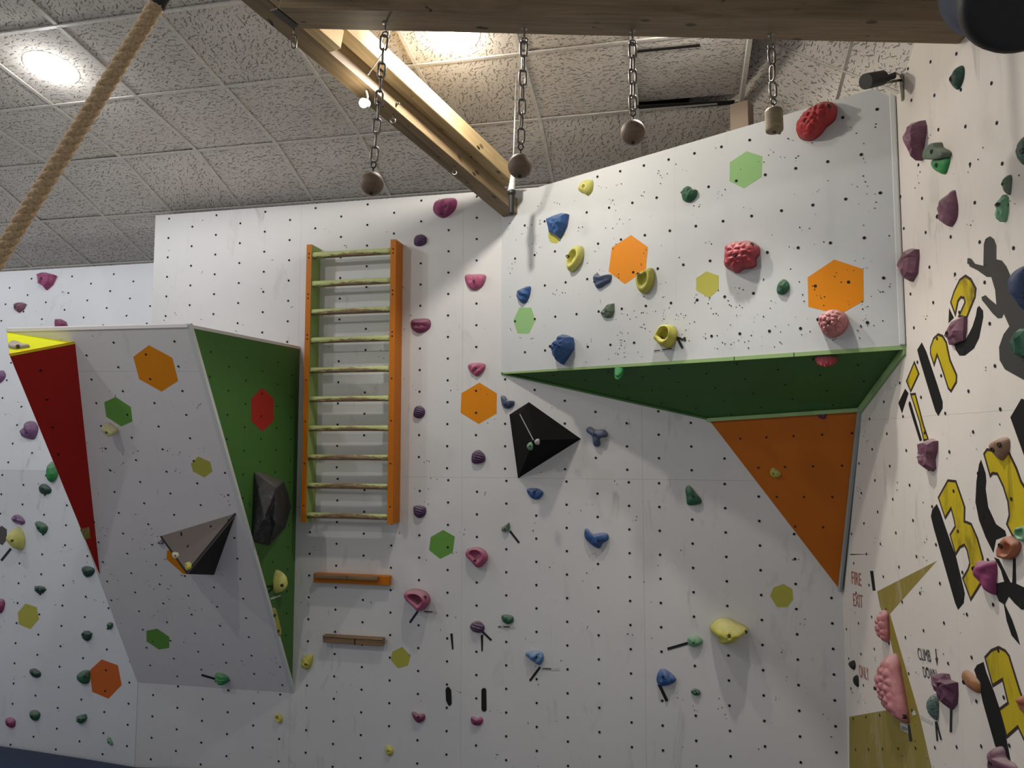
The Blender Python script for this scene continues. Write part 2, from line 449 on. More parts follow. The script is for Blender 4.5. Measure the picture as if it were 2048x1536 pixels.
def tube(pts, rad, n=8, closed=False, taper=None):
    pts = [A_(p, dtype=float) for p in pts]; K = len(pts); vs = []; fs = []
    prev = None
    for i, p in enumerate(pts):
        if closed: t = pts[(i+1) % K]-pts[i-1]
        else: t = pts[min(i+1, K-1)]-pts[max(i-1, 0)]
        t = unit(t)
        if prev is None:
            a = np.cross(t, ZZ)
            if np.linalg.norm(a) < .1: a = np.cross(t, A_([0, 1., 0]))
        else:
            a = prev-(prev@t)*t
        a = unit(a); prev = a; b_ = np.cross(t, a)
        r = rad if taper is None else rad*taper[i]
        for k in range(n):
            an = 2*PI*k/n
            vs.append(p+r*(math.cos(an)*a+math.sin(an)*b_))
    for i in range(K if closed else K-1):
        j = (i+1) % K
        for k in range(n):
            l = (k+1) % n
            fs.append((i*n+k, i*n+l, j*n+l, j*n+k))
    if not closed:
        fs.append(tuple(range(n-1, -1, -1))); fs.append(tuple((K-1)*n+k for k in range(n)))
    return vs, fs
def lathe(o, ax, prof, n=20):
    # prof: list of (distance along axis, radius)
    ax = unit(A_(ax, dtype=float)); a = np.cross(ax, ZZ)
    if np.linalg.norm(a) < .1: a = np.cross(ax, A_([1., 0, 0]))
    a = unit(a); b_ = np.cross(ax, a); vs = []; fs = []
    for d, r in prof:
        for k in range(n):
            an = 2*PI*k/n; vs.append(A_(o)+ax*d+r*(math.cos(an)*a+math.sin(an)*b_))
    for i in range(len(prof)-1):
        for k in range(n):
            l = (k+1) % n; fs.append((i*n+k, i*n+l, (i+1)*n+l, (i+1)*n+k))
    fs.append(tuple(range(n-1, -1, -1))); fs.append(tuple((len(prof)-1)*n+k for k in range(n)))
    return vs, fs
def join(*vf):
    vs, fs = [], []
    for v, f in vf:
        o = len(vs); vs += list(v); fs += [tuple(i+o for i in q) for q in f]
    return vs, fs
def inside(p, poly):
    x, y = p; c = False; n = len(poly)
    for i in range(n):
        x1, y1 = poly[i]; x2, y2 = poly[(i+1) % n]
        if (y1 > y) != (y2 > y) and x < (x2-x1)*(y-y1)/(y2-y1)+x1: c = not c
    return c
def discs(name, pl, pts, parent, h=.0025, mat='black_hole', n=8):
    vs, fs = [], []
    for (a, b, r) in pts:
        o = len(vs)
        for k in range(n):
            an = 2*PI*k/n; vs.append(pl.w(a+r*math.cos(an), b+r*math.sin(an), h))
        fs.append(tuple(range(o, o+n)))
    ob = mesh_obj(name, vs, fs, mat, parent); ob['kind'] = 'stuff'
    return ob
def grid_pts(region, a0, b0, ha, hb, stag='col', lean=0., r=.0085, bref=0.):
    # staggered T-nut grid covering a region polygon (plane coordinates)
    xs = [p[0] for p in region]; ys = [p[1] for p in region]; out = []
    for i in range(-60, 61):
        for j in range(-60, 61):
            a = a0+ha*i; b = b0+hb*j
            if stag == 'col' and i % 2: b += hb/2
            if stag == 'row' and j % 2: a += ha/2
            a += lean*(b-bref)
            if min(xs) < a < max(xs) and min(ys) < b < max(ys) and inside((a, b), region): out.append((a, b, r))
    return out
def specks(region, n, r0=.0015, r1=.004):
    xs = [p[0] for p in region]; ys = [p[1] for p in region]; out = []
    while len(out) < n:
        a = random.uniform(min(xs), max(xs)); b = random.uniform(min(ys), max(ys))
        if inside((a, b), region):
            for q in range(random.choice((1, 1, 2, 3))):
                out.append((a+random.gauss(0, .02), b+random.gauss(0, .015), random.uniform(r0, r1)))
    return [p for p in out if inside(p[:2], region)]

# ------------------------------------------------------------------ ceiling
SC = 1.058
TCE = -.2093
nyC = A_([-math.sin(TCE), math.cos(TCE), 0]); nxC = A_([math.cos(TCE), math.sin(TCE), 0])
CH = 2.7786*SC; CSY = -.1767
TS = .6*SC; COX = -3.7608*SC; COY = 3.21*SC
def cpt(i, j, dz=0.):
    X = COX+TS*i; jj = min(j, 2); Y = COY+TS*jj
    P = X*nxC+Y*nyC+ZZ*(CH+CSY*Y)
    if j > 2: P = P+(j-2)*SC*(nyC*.548-ZZ*.226)
    return P+ZZ*dz
def ceiling_hit(x, y):
    n = ZZ-CSY*nyC; r = ray(x, y); return r*(CH/(r@n))
def bars(lines, wd=.024, th=.009):
    vs, fs = [], []
    for p, q in lines:
        d = unit(q-p); s = unit(np.cross(d, ZZ))*wd/2
        v, f = prism([p-s, p+s, q+s, q-s], ZZ*th)
        o = len(vs); vs += v; fs += [tuple(i+o for i in g) for g in f]
    return vs, fs
I0, I1, J0, J1 = -5, 7, -6, 5
lines = []
for j in range(J0, J1+1):
    for i in range(I0, I1): lines.append((cpt(i, j, -.010), cpt(i+1, j, -.010)))
for i in range(I0, I1+1):
    for j in range(J0, J1): lines.append((cpt(i, j, -.010), cpt(i, j+1, -.010)))
v, f = bars(lines)
ceil = struct(mesh_obj('ceiling', v, f, 't_bar'), 'suspended ceiling grid of pale metal bars with fissured mineral tiles')
random.seed(11)
tile_frames = []
def add_tile(parent, p00, p10, p11, p01, drop=0., tilt=(0, 0, 0, 0)):
    cen = (p00+p10+p11+p01)/4
    ex = unit(p10-p00); ey = unit(p01-p00); ez = unit(np.cross(ex, ey)); ey = np.cross(ez, ex)
    L = []
    for p, t in zip((p00, p10, p11, p01), tilt):
        q = cen+(p-cen)*.985
        d = q-cen; L.append((d@ex, d@ey, d@ez+t))
    vv = L+[(a, b, c+.014) for a, b, c in L]
    ff = [(3, 2, 1, 0), (4, 5, 6, 7), (0, 1, 5, 4), (1, 2, 6, 5), (2, 3, 7, 6), (3, 0, 4, 7)]
    return mesh_obj('ceiling_tile', vv, ff, 'ceiling_tile', parent, frame=(cen, ex, ey, ez))
for i in range(I0, I1):
    for j in range(J0, J1):
        t = (0, 0, 0, 0)
        if (i, j) == (6, 1): t = (.0, .0, .045, .05)
        else: t = tuple(random.uniform(0, .009 if random.random() < .3 else .003) for _ in range(4))
        add_tile(ceil, cpt(i, j), cpt(i+1, j), cpt(i+1, j+1), cpt(i, j+1), tilt=t)
# dark sheet added above the tiles, stops outside light leaking through the gaps
v = [cpt(i, j, .30) for j in range(J0, J1+1) for i in (I0-1, I1+3)]
f = [(2*k, 2*k+1, 2*k+3, 2*k+2) for k in range(J1-J0)]
struct(mesh_obj('ceiling', v, f, 'dark_void'), 'dark sheet added above the ceiling tiles to block light')
# right-hand ceiling bay: tilted differently, its grid turned
qA = RW.hit(1830, 85); qB = RW.hit(1805, 160); qQ = ceiling_hit(1485, 205)*1.0
nC2 = unit(np.cross(qA-qB, qQ-qB))
if nC2[2] < 0: nC2 = -nC2
def hit2(x, y): return hitn(x, y, nC2, qB)
x0 = hit2(1690, 145); e1 = unit(hit2(1560, 95)-x0); e2 = hit2(1705, 95)-x0; e2 = unit(e2-(e2@e1)*e1)
def c2(i, j, dz=0.): return x0+TS*(i*e1+j*e2)+ZZ*dz
lines = []
cells = [(i, j) for i in range(-2, 2) for j in range(-2, 2)]
cells = [c_ for c_ in cells if c_ in ((0, 0), (-1, 0), (0, -1), (-1, -1), (0, 1), (-1, 1), (0, -2), (1, -1), (1, 0), (1, -2))]
for i, j in cells:
    lines += [(c2(i, j, -.004), c2(i+1, j, -.004)), (c2(i, j, -.004), c2(i, j+1, -.004))]
v, f = bars(lines, .03)
ceil2 = struct(mesh_obj('ceiling', v, f, 't_bar'), 'tilted corner bay of the tiled ceiling above the right wall')
for i, j in cells:
    add_tile(ceil2, c2(i, j), c2(i+1, j), c2(i+1, j+1), c2(i, j+1))
# bulkhead board between the two bays
p = ceiling_hit(1498, 78); q = ceiling_hit(1480, 212)
d = unit(q-p); s_ = unit(np.cross(d, ZZ))
v, f = prism([p-s_*.012-d*.4, p+s_*.012-d*.4, q+s_*.012, q-s_*.012], ZZ*-.05)
struct(mesh_obj('trim_1', v, f, 't_bar'))
# dark bars standing in for the shade in the gaps at the lifted tile
p = ceiling_hit(1268, 218); q = ceiling_hit(1468, 207)
d = unit(q-p)
v, f = prism([p-nyC*.055, q-nyC*.05, q+nyC*.012, p+nyC*.012], ZZ*-.006)
struct(mesh_obj('gap_shade_back', v, f, 'dark_void'))
p = ceiling_hit(1268, 103); q = ceiling_hit(1400, 90)
v, f = prism([p-nyC*.012, q-nyC*.012, q+nyC*.012, p+nyC*.012], ZZ*-.004)
struct(mesh_obj('gap_shade_front', v, f, 'dark_void'))

# ceiling lamps
lampP = {}
lampP['A'] = ceiling_hit(103, 136)
lampP['B'] = ceiling_hit(905, 66)
step = nyC*(-4*TS)-ZZ*(CSY*4*TS)
lampP['C'] = lampP['A']+step
lampP['E'] = lampP['B']+nxC*(2*TS)
lampP['G'] = lampP['A']-nxC*(4*TS)  # unseen lamp added to light the far left wall
nCe = unit(ZZ-CSY*nyC)
lampP['H'] = lampP['G']+step  # unseen lamp added to brighten the lower part of the left wall
lamp_lab = dict(H='unseen round ceiling light added at the far left to brighten the lower left wall',
                G='unseen round ceiling light added beyond the left frame edge to light the far left wall',
                A='round ceiling light glowing in the tile at the upper left, by the rope',
                B='round ceiling light half hidden behind the long horizontal beam',
                C='round ceiling light overhead in the ceiling row behind the viewer, left side',
                E='round ceiling light hidden above the long horizontal beam, right part')
for k, P in lampP.items():
    t = empty('ceiling_light', P); tag(t, lamp_lab[k], 'ceiling light', 'round ceiling lights')
    v, f = lathe(P-nCe*.0005, -nCe, [(0, .15), (.006, .148), (.012, .125), (.017, .08), (.019, .01)], 36)
    mesh_obj('diffuser', v, f, 'lamp_glow', t, origin=P, smooth=True)
    L = bpy.data.lights.new('lamp_light', 'SPOT'); L.spot_size = math.radians(86 if k == 'E' else 176); L.spot_blend = .7 if k == 'E' else .08
    L.shadow_soft_size = .05; L.energy = LAMP_POWER[k]; L.color = LAMP_COL[k]
    lo = bpy.data.objects.new('lamp_light', L); C.objects.link(lo); lo.parent = t
    lo.location = tuple(-nCe*.09); lo.rotation_euler = Vector(-nCe).to_track_quat('-Z', 'Y').to_euler()
    L = bpy.data.lights.new('lamp_halo', 'POINT'); L.shadow_soft_size = .03; L.energy = HALO_W[k]; L.color = LAMP_COL[k]
    lo = bpy.data.objects.new('lamp_halo', L); C.objects.link(lo); lo.parent = t; lo.location = tuple(-nCe*.10)

# ------------------------------------------------------------------ floor and crash mat
FZ = -2.62
v, f = prism([(-7.5, -3, FZ), (4, -3, FZ), (4, 7.5, FZ), (-7.5, 7.5, FZ)], (0, 0, -.1))
struct(mesh_obj('floor', v, f, 'floor_grey'))
edge = [(-6.2, -2.37), (-5.26, -2.40), (-4.9, -2.412), (-4.45, -2.43), (-4.0, -2.452), (-3.6, -2.425), (-3.14, -2.402), (-2.6, -2.42), (-1.5, -2.44), (.95, -2.45)]
edge = [(u+1.099, z) for u, z in edge]
vs, fs = [], []
rows = [(.006, 'f'), (.01, -.06), (.02, -.012), (.06, 0), (.5, .0), (3.6, 0.)]
for d_, dz in rows:
    for u, z in edge:
        P = WB.w(u, 0, d_); vs.append((P[0], P[1], FZ+.001 if dz == 'f' else z+dz-(0 if d_ < .4 else .01)))
n_ = len(edge)
for a in range(len(rows)-1):
    for b_ in range(n_-1):
        fs.append((a*n_+b_, (a+1)*n_+b_, (a+1)*n_+b_+1, a*n_+b_+1))
k0 = len(vs)
for u, z in edge:
    P = WB.w(u, 0, 3.6); vs.append((P[0], P[1], FZ+.001))
for b_ in range(n_-1):
    fs.append(((len(rows)-1)*n_+b_, k0+b_, k0+b_+1, (len(rows)-1)*n_+b_+1))
cm = mesh_obj('crash_mat', vs, fs, 'mat_blue', smooth=True)
tag(cm, 'dark blue crash mat on the floor along the foot of the left wall', 'mat')

# ------------------------------------------------------------------ back wall
def rect(a0, b0, a1, b1): return [(a0, b0), (a1, b0), (a1, b1), (a0, b1)]
WBOT = FZ
WTOP = 1.80
v, f = prism([WB.w(-2.927, WBOT, -.02), WB.w(2.134, WBOT, -.02), WB.w(2.134, WTOP-.01, -.02), WB.w(-2.927, WTOP-.01, -.02)], -WB.n*.05)
wb = struct(mesh_obj('wall_back', v, f, 'wall_white'), 'white painted plywood climbing wall facing the camera')
xs = [-2.927, -1.65, -.362, .899, 2.134]; zb = -.262
g_ = .0004
for i in range(4):
    for b0, b1 in ((WBOT, zb), (zb, WTOP)):
        o = plate('plywood_panel', WB, rect(xs[i]+(g_ if i else 0), b0+g_, xs[i+1]-g_, b1-g_), 'wall_white', wb, -.02, .02)
def bolt_grid_main():
    out = []
    low = rect(-2.9, WBOT, .88, zb); hi = rect(-2.9, zb, 2.12, WTOP-.02)
    a0, b0 = -1.3099, -1.46
    for c in range(-14, 20):
        for r_ in range(-40, 40):
            if (c+r_) % 2 == 0: continue
            a = a0+.2116*c; b = b0-.0785*r_
            if inside((a, b), low): out.append((a, b, .0085))
    for c in range(-14, 20):
        for r_ in range(-40, 40):
            if (c+r_) % 2: continue
            a = -.6842+.2116*c; b = 1.2932-.0785*r_
            if inside((a, b), hi): out.append((a, b, .0085))
    a1, b1 = WB.uv(1348+122*.3418, 1011+938*.3418)
    for c in range(-3, 6):
        for r_ in range(-30, 30):
            if (c+r_) % 2: continue
            a = a1+.2116*c; b = b1-.0785*r_
            if .905 < a < 2.12 and WBOT < b < zb: out.append((a, b, .0088))
    return out
discs('bolt_holes', WB, bolt_grid_main(), wb)
discs('screw_holes', WB, specks(rect(-2.9, -2.4, 2.1, 1.78), 420), wb, .0022)

# left wall: lower part upright, upper part leaning back
v, f = prism([WB.w(-5.6, WBOT, -.02), WB.w(-2.93, WBOT, -.02), WB.w(-2.93, SL_H, -.02), WB.w(-5.6, SL_H, -.02)], -WB.n*.05)
wl = struct(mesh_obj('wall_left', v, f, 'wall_left_white'), 'white climbing wall on the far left, upper half leaning back')
for a0, a1 in ((-5.6, -4.22), (-4.22, -2.9295)):
    plate('plywood_panel', WB, rect(a0, WBOT, a1-g_, SL_H), 'wall_left_white', wl, -.02, .02)
LTOP = 1.80
for a0, a1 in ((-2.7, -1.3), (-1.3, .06)):
    plate('plywood_panel', LU, rect(a0, .001, a1-g_, LTOP), 'wall_left_white', wl, -.02, .02)
pts = []
for c in range(-30, -7):
    for r_ in range(-40, 40):
        if (c+r_) % 2 == 0: continue
        a = -1.3099+.2116*c; b = -1.46-.0785*r_
        if -5.6 < a < -2.96 and WBOT < b < SL_H-.02: pts.append((a, b, .0085))
discs('bolt_holes', WB, pts, wl)
aL, bL = LU.uv(801*.3418, 500+86*.3418)
reg = rect(-2.7, .02, .05, LTOP-.03)
discs('bolt_holes', LU, grid_pts(reg, aL, bL, .2116, .157, 'col'), wl)
discs('screw_holes', LU, specks(reg, 90), wl, .0022)
discs('screw_holes', WB, specks(rect(-5.5, -2.4, -3, -.3), 120), wl, .0022)
# closing side of the back wall's upper left edge
v, f = prism([WB.w(-2.927, SL_H, -.001), WB.w(-2.927, WTOP, -.001), WB.w(-2.927, WTOP, -.5), WB.w(-2.927, SL_H, -.02)], exW*.012)
mesh_obj('edge_panel', v, f, 'wall_white', wb)

# ------------------------------------------------------------------ angled corner wall (upper panel, green soffit, orange panel)
Ulen = np.linalg.norm(C1-Hn)
aT0 = UP.uv(1040, 385)
aT1 = UP.uv(1790, 165)
def utop(a): return aT0[1]+(aT1[1]-aT0[1])*(a-aT0[0])/(aT1[0]-aT0[0])
Upoly = [(0, 0), (Ulen-.004, 0), (Ulen-.004, utop(Ulen)), (0.0, utop(0))]
v, f = prism([UP.w(a, b, -.02) for a, b in Upoly], -UP.n*.03)
wc = struct(mesh_obj('wall_corner', v, f, 'upper_white'), 'angled upper climbing panel over a green soffit and an orange panel')
am = Ulen*.52
plate('plywood_panel', UP, [(0, 0), (am-.0002, 0), (am-.0002, utop(am)), (0, utop(0))], 'upper_white', wc, -.02, .02)
plate('plywood_panel', UP, [(am+.0002, 0), (Ulen-.004, 0), (Ulen-.004, utop(Ulen)), (am+.0002, utop(am))], 'upper_white', wc, -.02, .02)
reg = [(.05, .03), (Ulen-.05, .03), (Ulen-.05, utop(Ulen)-.04), (.05, utop(0)-.04)]
aU, bU = UP.uv(1348+812*.3418, 1200*.3418)
discs('bolt_holes', UP, grid_pts(reg, aU, bU, .1675, .2237, 'row', r=.0085), wc)
random.seed(5)
discs('screw_holes', UP, specks(reg, 300)+specks(rect(.9, .03, Ulen-.1, .4), 130), wc, .0022)
dn = unit(np.cross(GS.ex, GS.ey))
inn = -GS.n
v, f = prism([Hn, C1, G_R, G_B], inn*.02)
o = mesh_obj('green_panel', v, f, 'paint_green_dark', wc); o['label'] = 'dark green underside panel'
reg = [tuple(GS.loc(P)) for P in (Hn, C1, G_R, G_B)]
cx_ = A_(reg).mean(0); reg = [tuple(cx_+(A_(p)-cx_)*.94) for p in reg]
discs('bolt_holes', GS, grid_pts(reg, *GS.uv(1348+1077*.3418, 500+672*.3418), .2116, .157, 'col', r=.007), wc, .0025)
v, f = prism([G_B, G_R, O_B], -OR.n*.02)
o = mesh_obj('orange_panel', v, f, 'paint_orange_panel', wc); o['label'] = 'orange triangular panel leaning back under the green soffit'
reg = [tuple(OR.loc(P)) for P in (G_B, G_R, O_B)]
cx_ = A_(reg).mean(0); reg = [tuple(cx_+(A_(p)-cx_)*.92) for p in reg]
discs('bolt_holes', OR, grid_pts(reg, *OR.uv(1348+700*.3418, 500+1088*.3418), .17, .2, 'row', r=.007), wc, .0025)
# pale green lip under the upper panel in three lengths
lipn = unit(UP.n-ZZ*.3)
for s0, s1 in ((0, .655), (.657, .785), (.787, 1.)):
    p = Hn+(C1-Hn)*s0; q = Hn+(C1-Hn)*s1
    wdt = lambda s: .012+.010*min(1, s*3)
    v, f = prism([p+UP.n*.004, q+UP.n*.004, q+UP.n*.004-ZZ*wdt(s1), p+UP.n*.004-ZZ*wdt(s0)], -UP.n*.02)
    o = mesh_obj('lip_strip', v, f, 'trim_green', wc)
def strip(p, q, nrm, side, wd, th, mat, name='trim_strip', parent=None):
    v, f = prism([p+nrm*th, q+nrm*th, q+nrm*th+side*wd, p+nrm*th+side*wd], -nrm*th)
    return mesh_obj(name, v, f, mat, parent or wc)
strip(C1, G_R, RW.n, -ZZ, .045, .012, 'trim_green')
strip(G_B, G_R, OR.n, -ZZ, .022, .012, 'trim_green')
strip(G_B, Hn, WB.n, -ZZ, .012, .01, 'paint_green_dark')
strip(G_R, O_B, RW.n, unit(RW.ex), .035, .014, 'trim_grey')
# white corner bead where the upper panel meets the right wall
v, f = prism([C1+UP.n*.012-UP.ex*.03, C1+UP.n*.012-UP.ex*.001, C1+UP.n*.012-UP.ex*.001+ZZ*1.36, C1+UP.n*.012-UP.ex*.03+ZZ*1.36], -UP.n*.012)
tr = mesh_obj('corner_bead', v, f, 'trim_white', wc); bevel(tr, .006, 2)

# ------------------------------------------------------------------ right wall
RTOP = 2.55
r0 = RW.o
def RU(x, y): return tuple(RW.uv(x, y))
Rbot = FZ
zoff = RW.o[2]
def rz(z): return z-zoff
aC1 = RW.loc(C1)[0]
aEnd = 3.6
# outline: behind the corner the wall carries on down to the back wall
def rtop(a):
    A1 = RW.loc(qA); B1 = RW.loc(qB)
    if a < B1[0]: return B1[1]
    return min(rz(RTOP), B1[1]+(A1[1]-B1[1])*(a-B1[0])/(A1[0]-B1[0]))
aK = RW.loc(qB)[0]
aQ = aK+(rz(RTOP)-RW.loc(qB)[1])*(RW.loc(qA)[0]-aK)/(RW.loc(qA)[1]-RW.loc(qB)[1])
seamA = RU(1915, 1250)[0]
seamZ = RU(1955, 825)[1]
v, f = prism([RW.w(0, rz(Rbot), -.02), RW.w(aEnd, rz(Rbot), -.02), RW.w(aEnd, rz(RTOP)-.02, -.02), RW.w(aQ, rz(RTOP)-.02, -.02), RW.w(aK, RW.loc(qB)[1]-.02, -.02), RW.w(0, RW.loc(qB)[1]-.02, -.02)], -RW.n*.05)
wr = struct(mesh_obj('wall_right', v, f, 'wall_cream'), 'cream painted climbing wall on the right with a mural')
plate('plywood_panel', RW, rect(0, rz(Rbot), seamA-.0003, seamZ-.0003), 'wall_cream', wr, -.02, .02)
plate('plywood_panel', RW, rect(seamA+.0003, rz(Rbot), aEnd, seamZ-.0003), 'wall_cream', wr, -.02, .02)
plate('plywood_panel', RW, [(0, seamZ+.0003), (seamA-.0003, seamZ+.0003), (seamA-.0003, rtop(seamA-.0003)), (aK, rtop(aK)), (0, rtop(aK))] if seamA > aK else rect(0, seamZ+.0003, seamA-.0003, rtop(0)), 'wall_cream', wr, -.02, .02)
plate('plywood_panel', RW, [(seamA+.0003, seamZ+.0003), (aEnd, seamZ+.0003), (aEnd, rz(RTOP)), (aQ, rz(RTOP)), (max(aK, seamA+.0003), rtop(max(aK, seamA+.0003)))]+([(seamA+.0003, rtop(aK))] if seamA < aK else []), 'wall_cream', wr, -.02, .02)
reg = [(.05, rz(-2.4)), (aEnd, rz(-2.4)), (aEnd, rz(RTOP)), (aQ, rz(RTOP)), (aK, RW.loc(qB)[1]), (.05, RW.loc(qB)[1])]
aR, bR = RU(*px('S', [(458, 540)])[0])
random.seed(3)
discs('bolt_holes', RW, grid_pts(reg, aR, bR, .2205, .172, 'col', lean=-.13, r=.0082, bref=bR), wr)
discs('screw_holes', RW, specks(reg, 330), wr, .0022)
def mural(mat, crop, pts, h=.0, name='painted_shape', lab=None):
    P = pts if isinstance(crop, list) else px(crop, pts)
    if isinstance(crop, list): P = crop
    o = plate(name, RW, [RU(*p) for p in P], mat, wr, h, .0008)
    if lab: o['label'] = lab
    return o
def multi(*cp):
    out = []
    for c, pts in cp: out += px(c, pts)
    return out
def grow(poly, d):
    # offset a polygon outwards by d (plane units)
    if area2(poly) < 0: poly = poly[::-1]
    out = []
    n = len(poly)
    for i in range(n):
        a = A_(poly[i-1]); b_ = A_(poly[i]); c = A_(poly[(i+1) % n])
        d1 = unit(b_-a); d2 = unit(c-b_)
        n1 = A_([d1[1], -d1[0]]); n2 = A_([d2[1], -d2[0]])
        m_ = n1+n2; l = np.linalg.norm(m_)
        if l < .3: out.append(tuple(b_+n1*d)); continue
        m_ = m_/l; k = d/max(.45, m_@n1)
        out.append(tuple(b_+m_*k))
    return out
def letter(P, lab):
    uv = [RU(*p) for p in P]
    o = plate('letter_outline', RW, grow(uv, .003), 'mural_outline', wr, 0, .0006)
    o2 = plate('painted_letter', RW, grow(uv, -.009), 'mural_yellow', wr, .0006, .0006)
    o2['label'] = lab
YB = [
 (multi(('T', [(618,890),(580,785),(607,700),(650,610),(695,577),(738,605),(778,680),(770,750),(705,910),(640,895),(690,785),(683,757),(660,752),(640,780)])), 'yellow letter e painted on the right wall'),
 (multi(('T', [(485,1027),(520,1040),(550,1090),(575,1210),(580,1230),(630,1345),(628,1400),(585,1475),(563,1450),(495,1240),(478,1195),(455,1275),(425,1180),(425,1130),(450,1060)])), 'yellow letter h painted on the right wall'),
 (multi(('T', [(303,1240),(340,1335),(275,1475),(240,1390)])), 'yellow arm of the letter T'),
 (multi(('U', [(272,30),(310,25),(375,270),(415,390),(375,390),(340,240)])), 'yellow stem of the letter T'),
 (multi(('U', [(485,825),(560,690),(622,697),(655,790),(692,900),(690,1005),(740,1025),(790,1140),(832,1290)]), ('p', [(608,380),(595,590),(480,775),(395,545),(450,450),(468,390),(440,260),(415,212),(370,235),(325,312)]), ('U', [(575,1110),(615,1045),(605,990),(585,915),(540,990)])), 'large yellow letter B painted on the right wall'),
 (multi(('U', [(835,490),(860,452),(1030,475),(1090,600),(1125,700),(1200,820),(1220,1150),(1060,1130),(1010,1030),(1030,960),(1020,860),(985,745),(940,650),(905,645),(885,668)])), 'large yellow letter O cut by the frame edge'),
 (multi(('r', [(622,400),(690,325),(765,293),(835,330),(875,385),(985,740),(1060,950),(1150,1400),(1060,1330),(1000,1200),(965,1125),(850,1228),(768,932),(858,865),(805,640),(705,703)])), 'large yellow letter at the lower right corner')]
for P, lab in YB: letter(P, lab)
BK = [
 multi(('T', [(800,812),(830,850),(832,900),(800,1060),(760,1140),(690,1195),(650,1195),(620,1150),(605,1095),(690,1080),(720,1030),(750,970),(775,890),(785,830)])),
 multi(('T', [(570,830),(607,905),(565,945)])),
 multi(('T', [(325,1150),(360,1093),(395,1165),(480,1420)]), ('U', [(520,90),(520,140),(487,200),(465,165),(420,20)]), ('T', [(345,1230)])),
 multi(('U', [(232,-10),(258,25),(208,180),(180,100)])),
 multi(('U', [(262,85),(275,95),(345,330),(362,385),(345,395),(290,220),(258,110)])),
 multi(('U', [(475,875),(500,930),(540,1050),(625,1290)]), ('p', [(405,640),(418,700),(408,800),(350,868),(320,800),(100,30)]), ('U', [(430,970),(440,920)])),
 multi(('U', [(815,535),(850,640),(855,700),(850,760),(870,900),(930,1030),(1000,1080),(1010,1120),(930,1150),(910,1250),(850,1130),(800,1000),(772,860),(780,700),(800,570)])),
 multi(('U', [(1125,65),(1160,80),(1300,300),(1300,900),(1180,600),(1040,210)])),
 multi(('r', [(545,480),(610,450),(640,560),(720,760),(800,1000),(890,1470),(820,1430),(730,1310),(600,850),(570,700),(515,530)])),
]
for P in BK: mural('mural_black', P, None, name='painted_letter_shadow')
mural('mural_black', 'p', [(720,330),(770,350),(890,590),(905,590),(910,540),(915,350),(940,340),(945,600),(1030,640),(1100,700),(1100,870),(1000,865),(930,800),(870,730),(830,810),(900,960),(950,1100),(985,1228),(900,1130),(850,980),(820,810),(770,780),(740,700),(740,600),(825,580),(790,460)], .0008, 'painted_figure', 'black painted figure with thin raised arms')
mural('mural_grey', 'T', [(885,278),(915,300),(932,350),(932,455),(975,465),(1010,510),(1040,580),(1150,640),(1250,700),(1250,1420),(1144,1380),(1000,1300),(960,1230),(955,1130),(990,1030),(1035,970),(990,870),(975,905),(945,908),(905,870),(850,800),(825,770),(820,745),(850,730),(880,760),(935,805),(925,690),(895,590),(860,590),(790,540),(730,510),(710,465),(715,445),(740,450),(770,490),(835,505),(838,340),(850,300)], .0008, 'painted_figure', 'grey painted silhouette of a climber')
mural('mural_olive', 'Y', [(330,420),(705,228),(410,562),(350,520)], 0, 'painted_triangle', 'olive painted triangle')
mural('mural_olive', 'Y', [(350,521),(411,563),(600,1215),(680,1560),(155,1560),(155,1212),(380,1172),(520,1180),(430,800),(385,600)], 0, 'painted_triangle', 'olive painted stripe and block')
mural('mural_black', 'Y', [(285,290),(305,290),(320,415),(302,415)], 0, 'black_mark')
mural('mural_black', 'Y', [(160,183),(290,185),(160,190)], 0, 'black_mark')
# hand-lettered words:
def words(txt, p0, p1, p2, mat):
    # p0 baseline left, p1 baseline right, p2 top left (pixels); letters are flat paint on the right wall
    a0 = A_(RU(*p0)); a1 = A_(RU(*p1)); a2 = A_(RU(*p2))
    cu = bpy.data.curves.new('txt', 'FONT'); cu.body = txt; cu.size = 1.0
    to = bpy.data.objects.new('txt', cu); C.objects.link(to)
    dg = bpy.context.evaluated_depsgraph_get(); dg.update()
    me = bpy.data.meshes.new_from_object(to.evaluated_get(dg))
    xs_ = [v.co.x for v in me.vertices]; ys_ = [v.co.y for v in me.vertices]
    x_0, x_1, y_0, y_1 = min(xs_), max(xs_), min(ys_), max(ys_)
    vs = []
    for v_ in me.vertices:
        s = (v_.co.x-x_0)/(x_1-x_0); t = (v_.co.y-y_0)/(y_1-y_0)
        q = a0+(a1-a0)*s+(a2-a0)*t
        vs.append(RW.w(q[0], q[1], .0022))
    fs = [tuple(p.vertices) for p in me.polygons]
    bpy.data.objects.remove(to); bpy.data.meshes.remove(me)
    o = mesh_obj('painted_word', vs, fs, mat, wr)
    o['label'] = 'hand lettered word ' + txt.strip()
    return o
Yp = lambda x, y: px('Y', [(x, y)])[0]
words('FIRE', Yp(172, 372), Yp(232, 388), Yp(168, 292), 'ink_red')
words('EXIT', Yp(182, 512), Yp(242, 526), Yp(178, 432), 'ink_red')
words('ONLY', Yp(222, 962), Yp(282, 985), Yp(214, 882), 'ink_red')
words('CLIMB', Yp(594, 850), Yp(674, 868), Yp(584, 775), 'ink_black')
words('DOWN', Yp(628, 962), Yp(716, 985), Yp(616, 893), 'ink_black')
mural('ink_black', 'Y', [(698,782),(703,782),(709,838),(715,840),(711,890),(699,842),(704,838)], .001, 'painted_arrow')

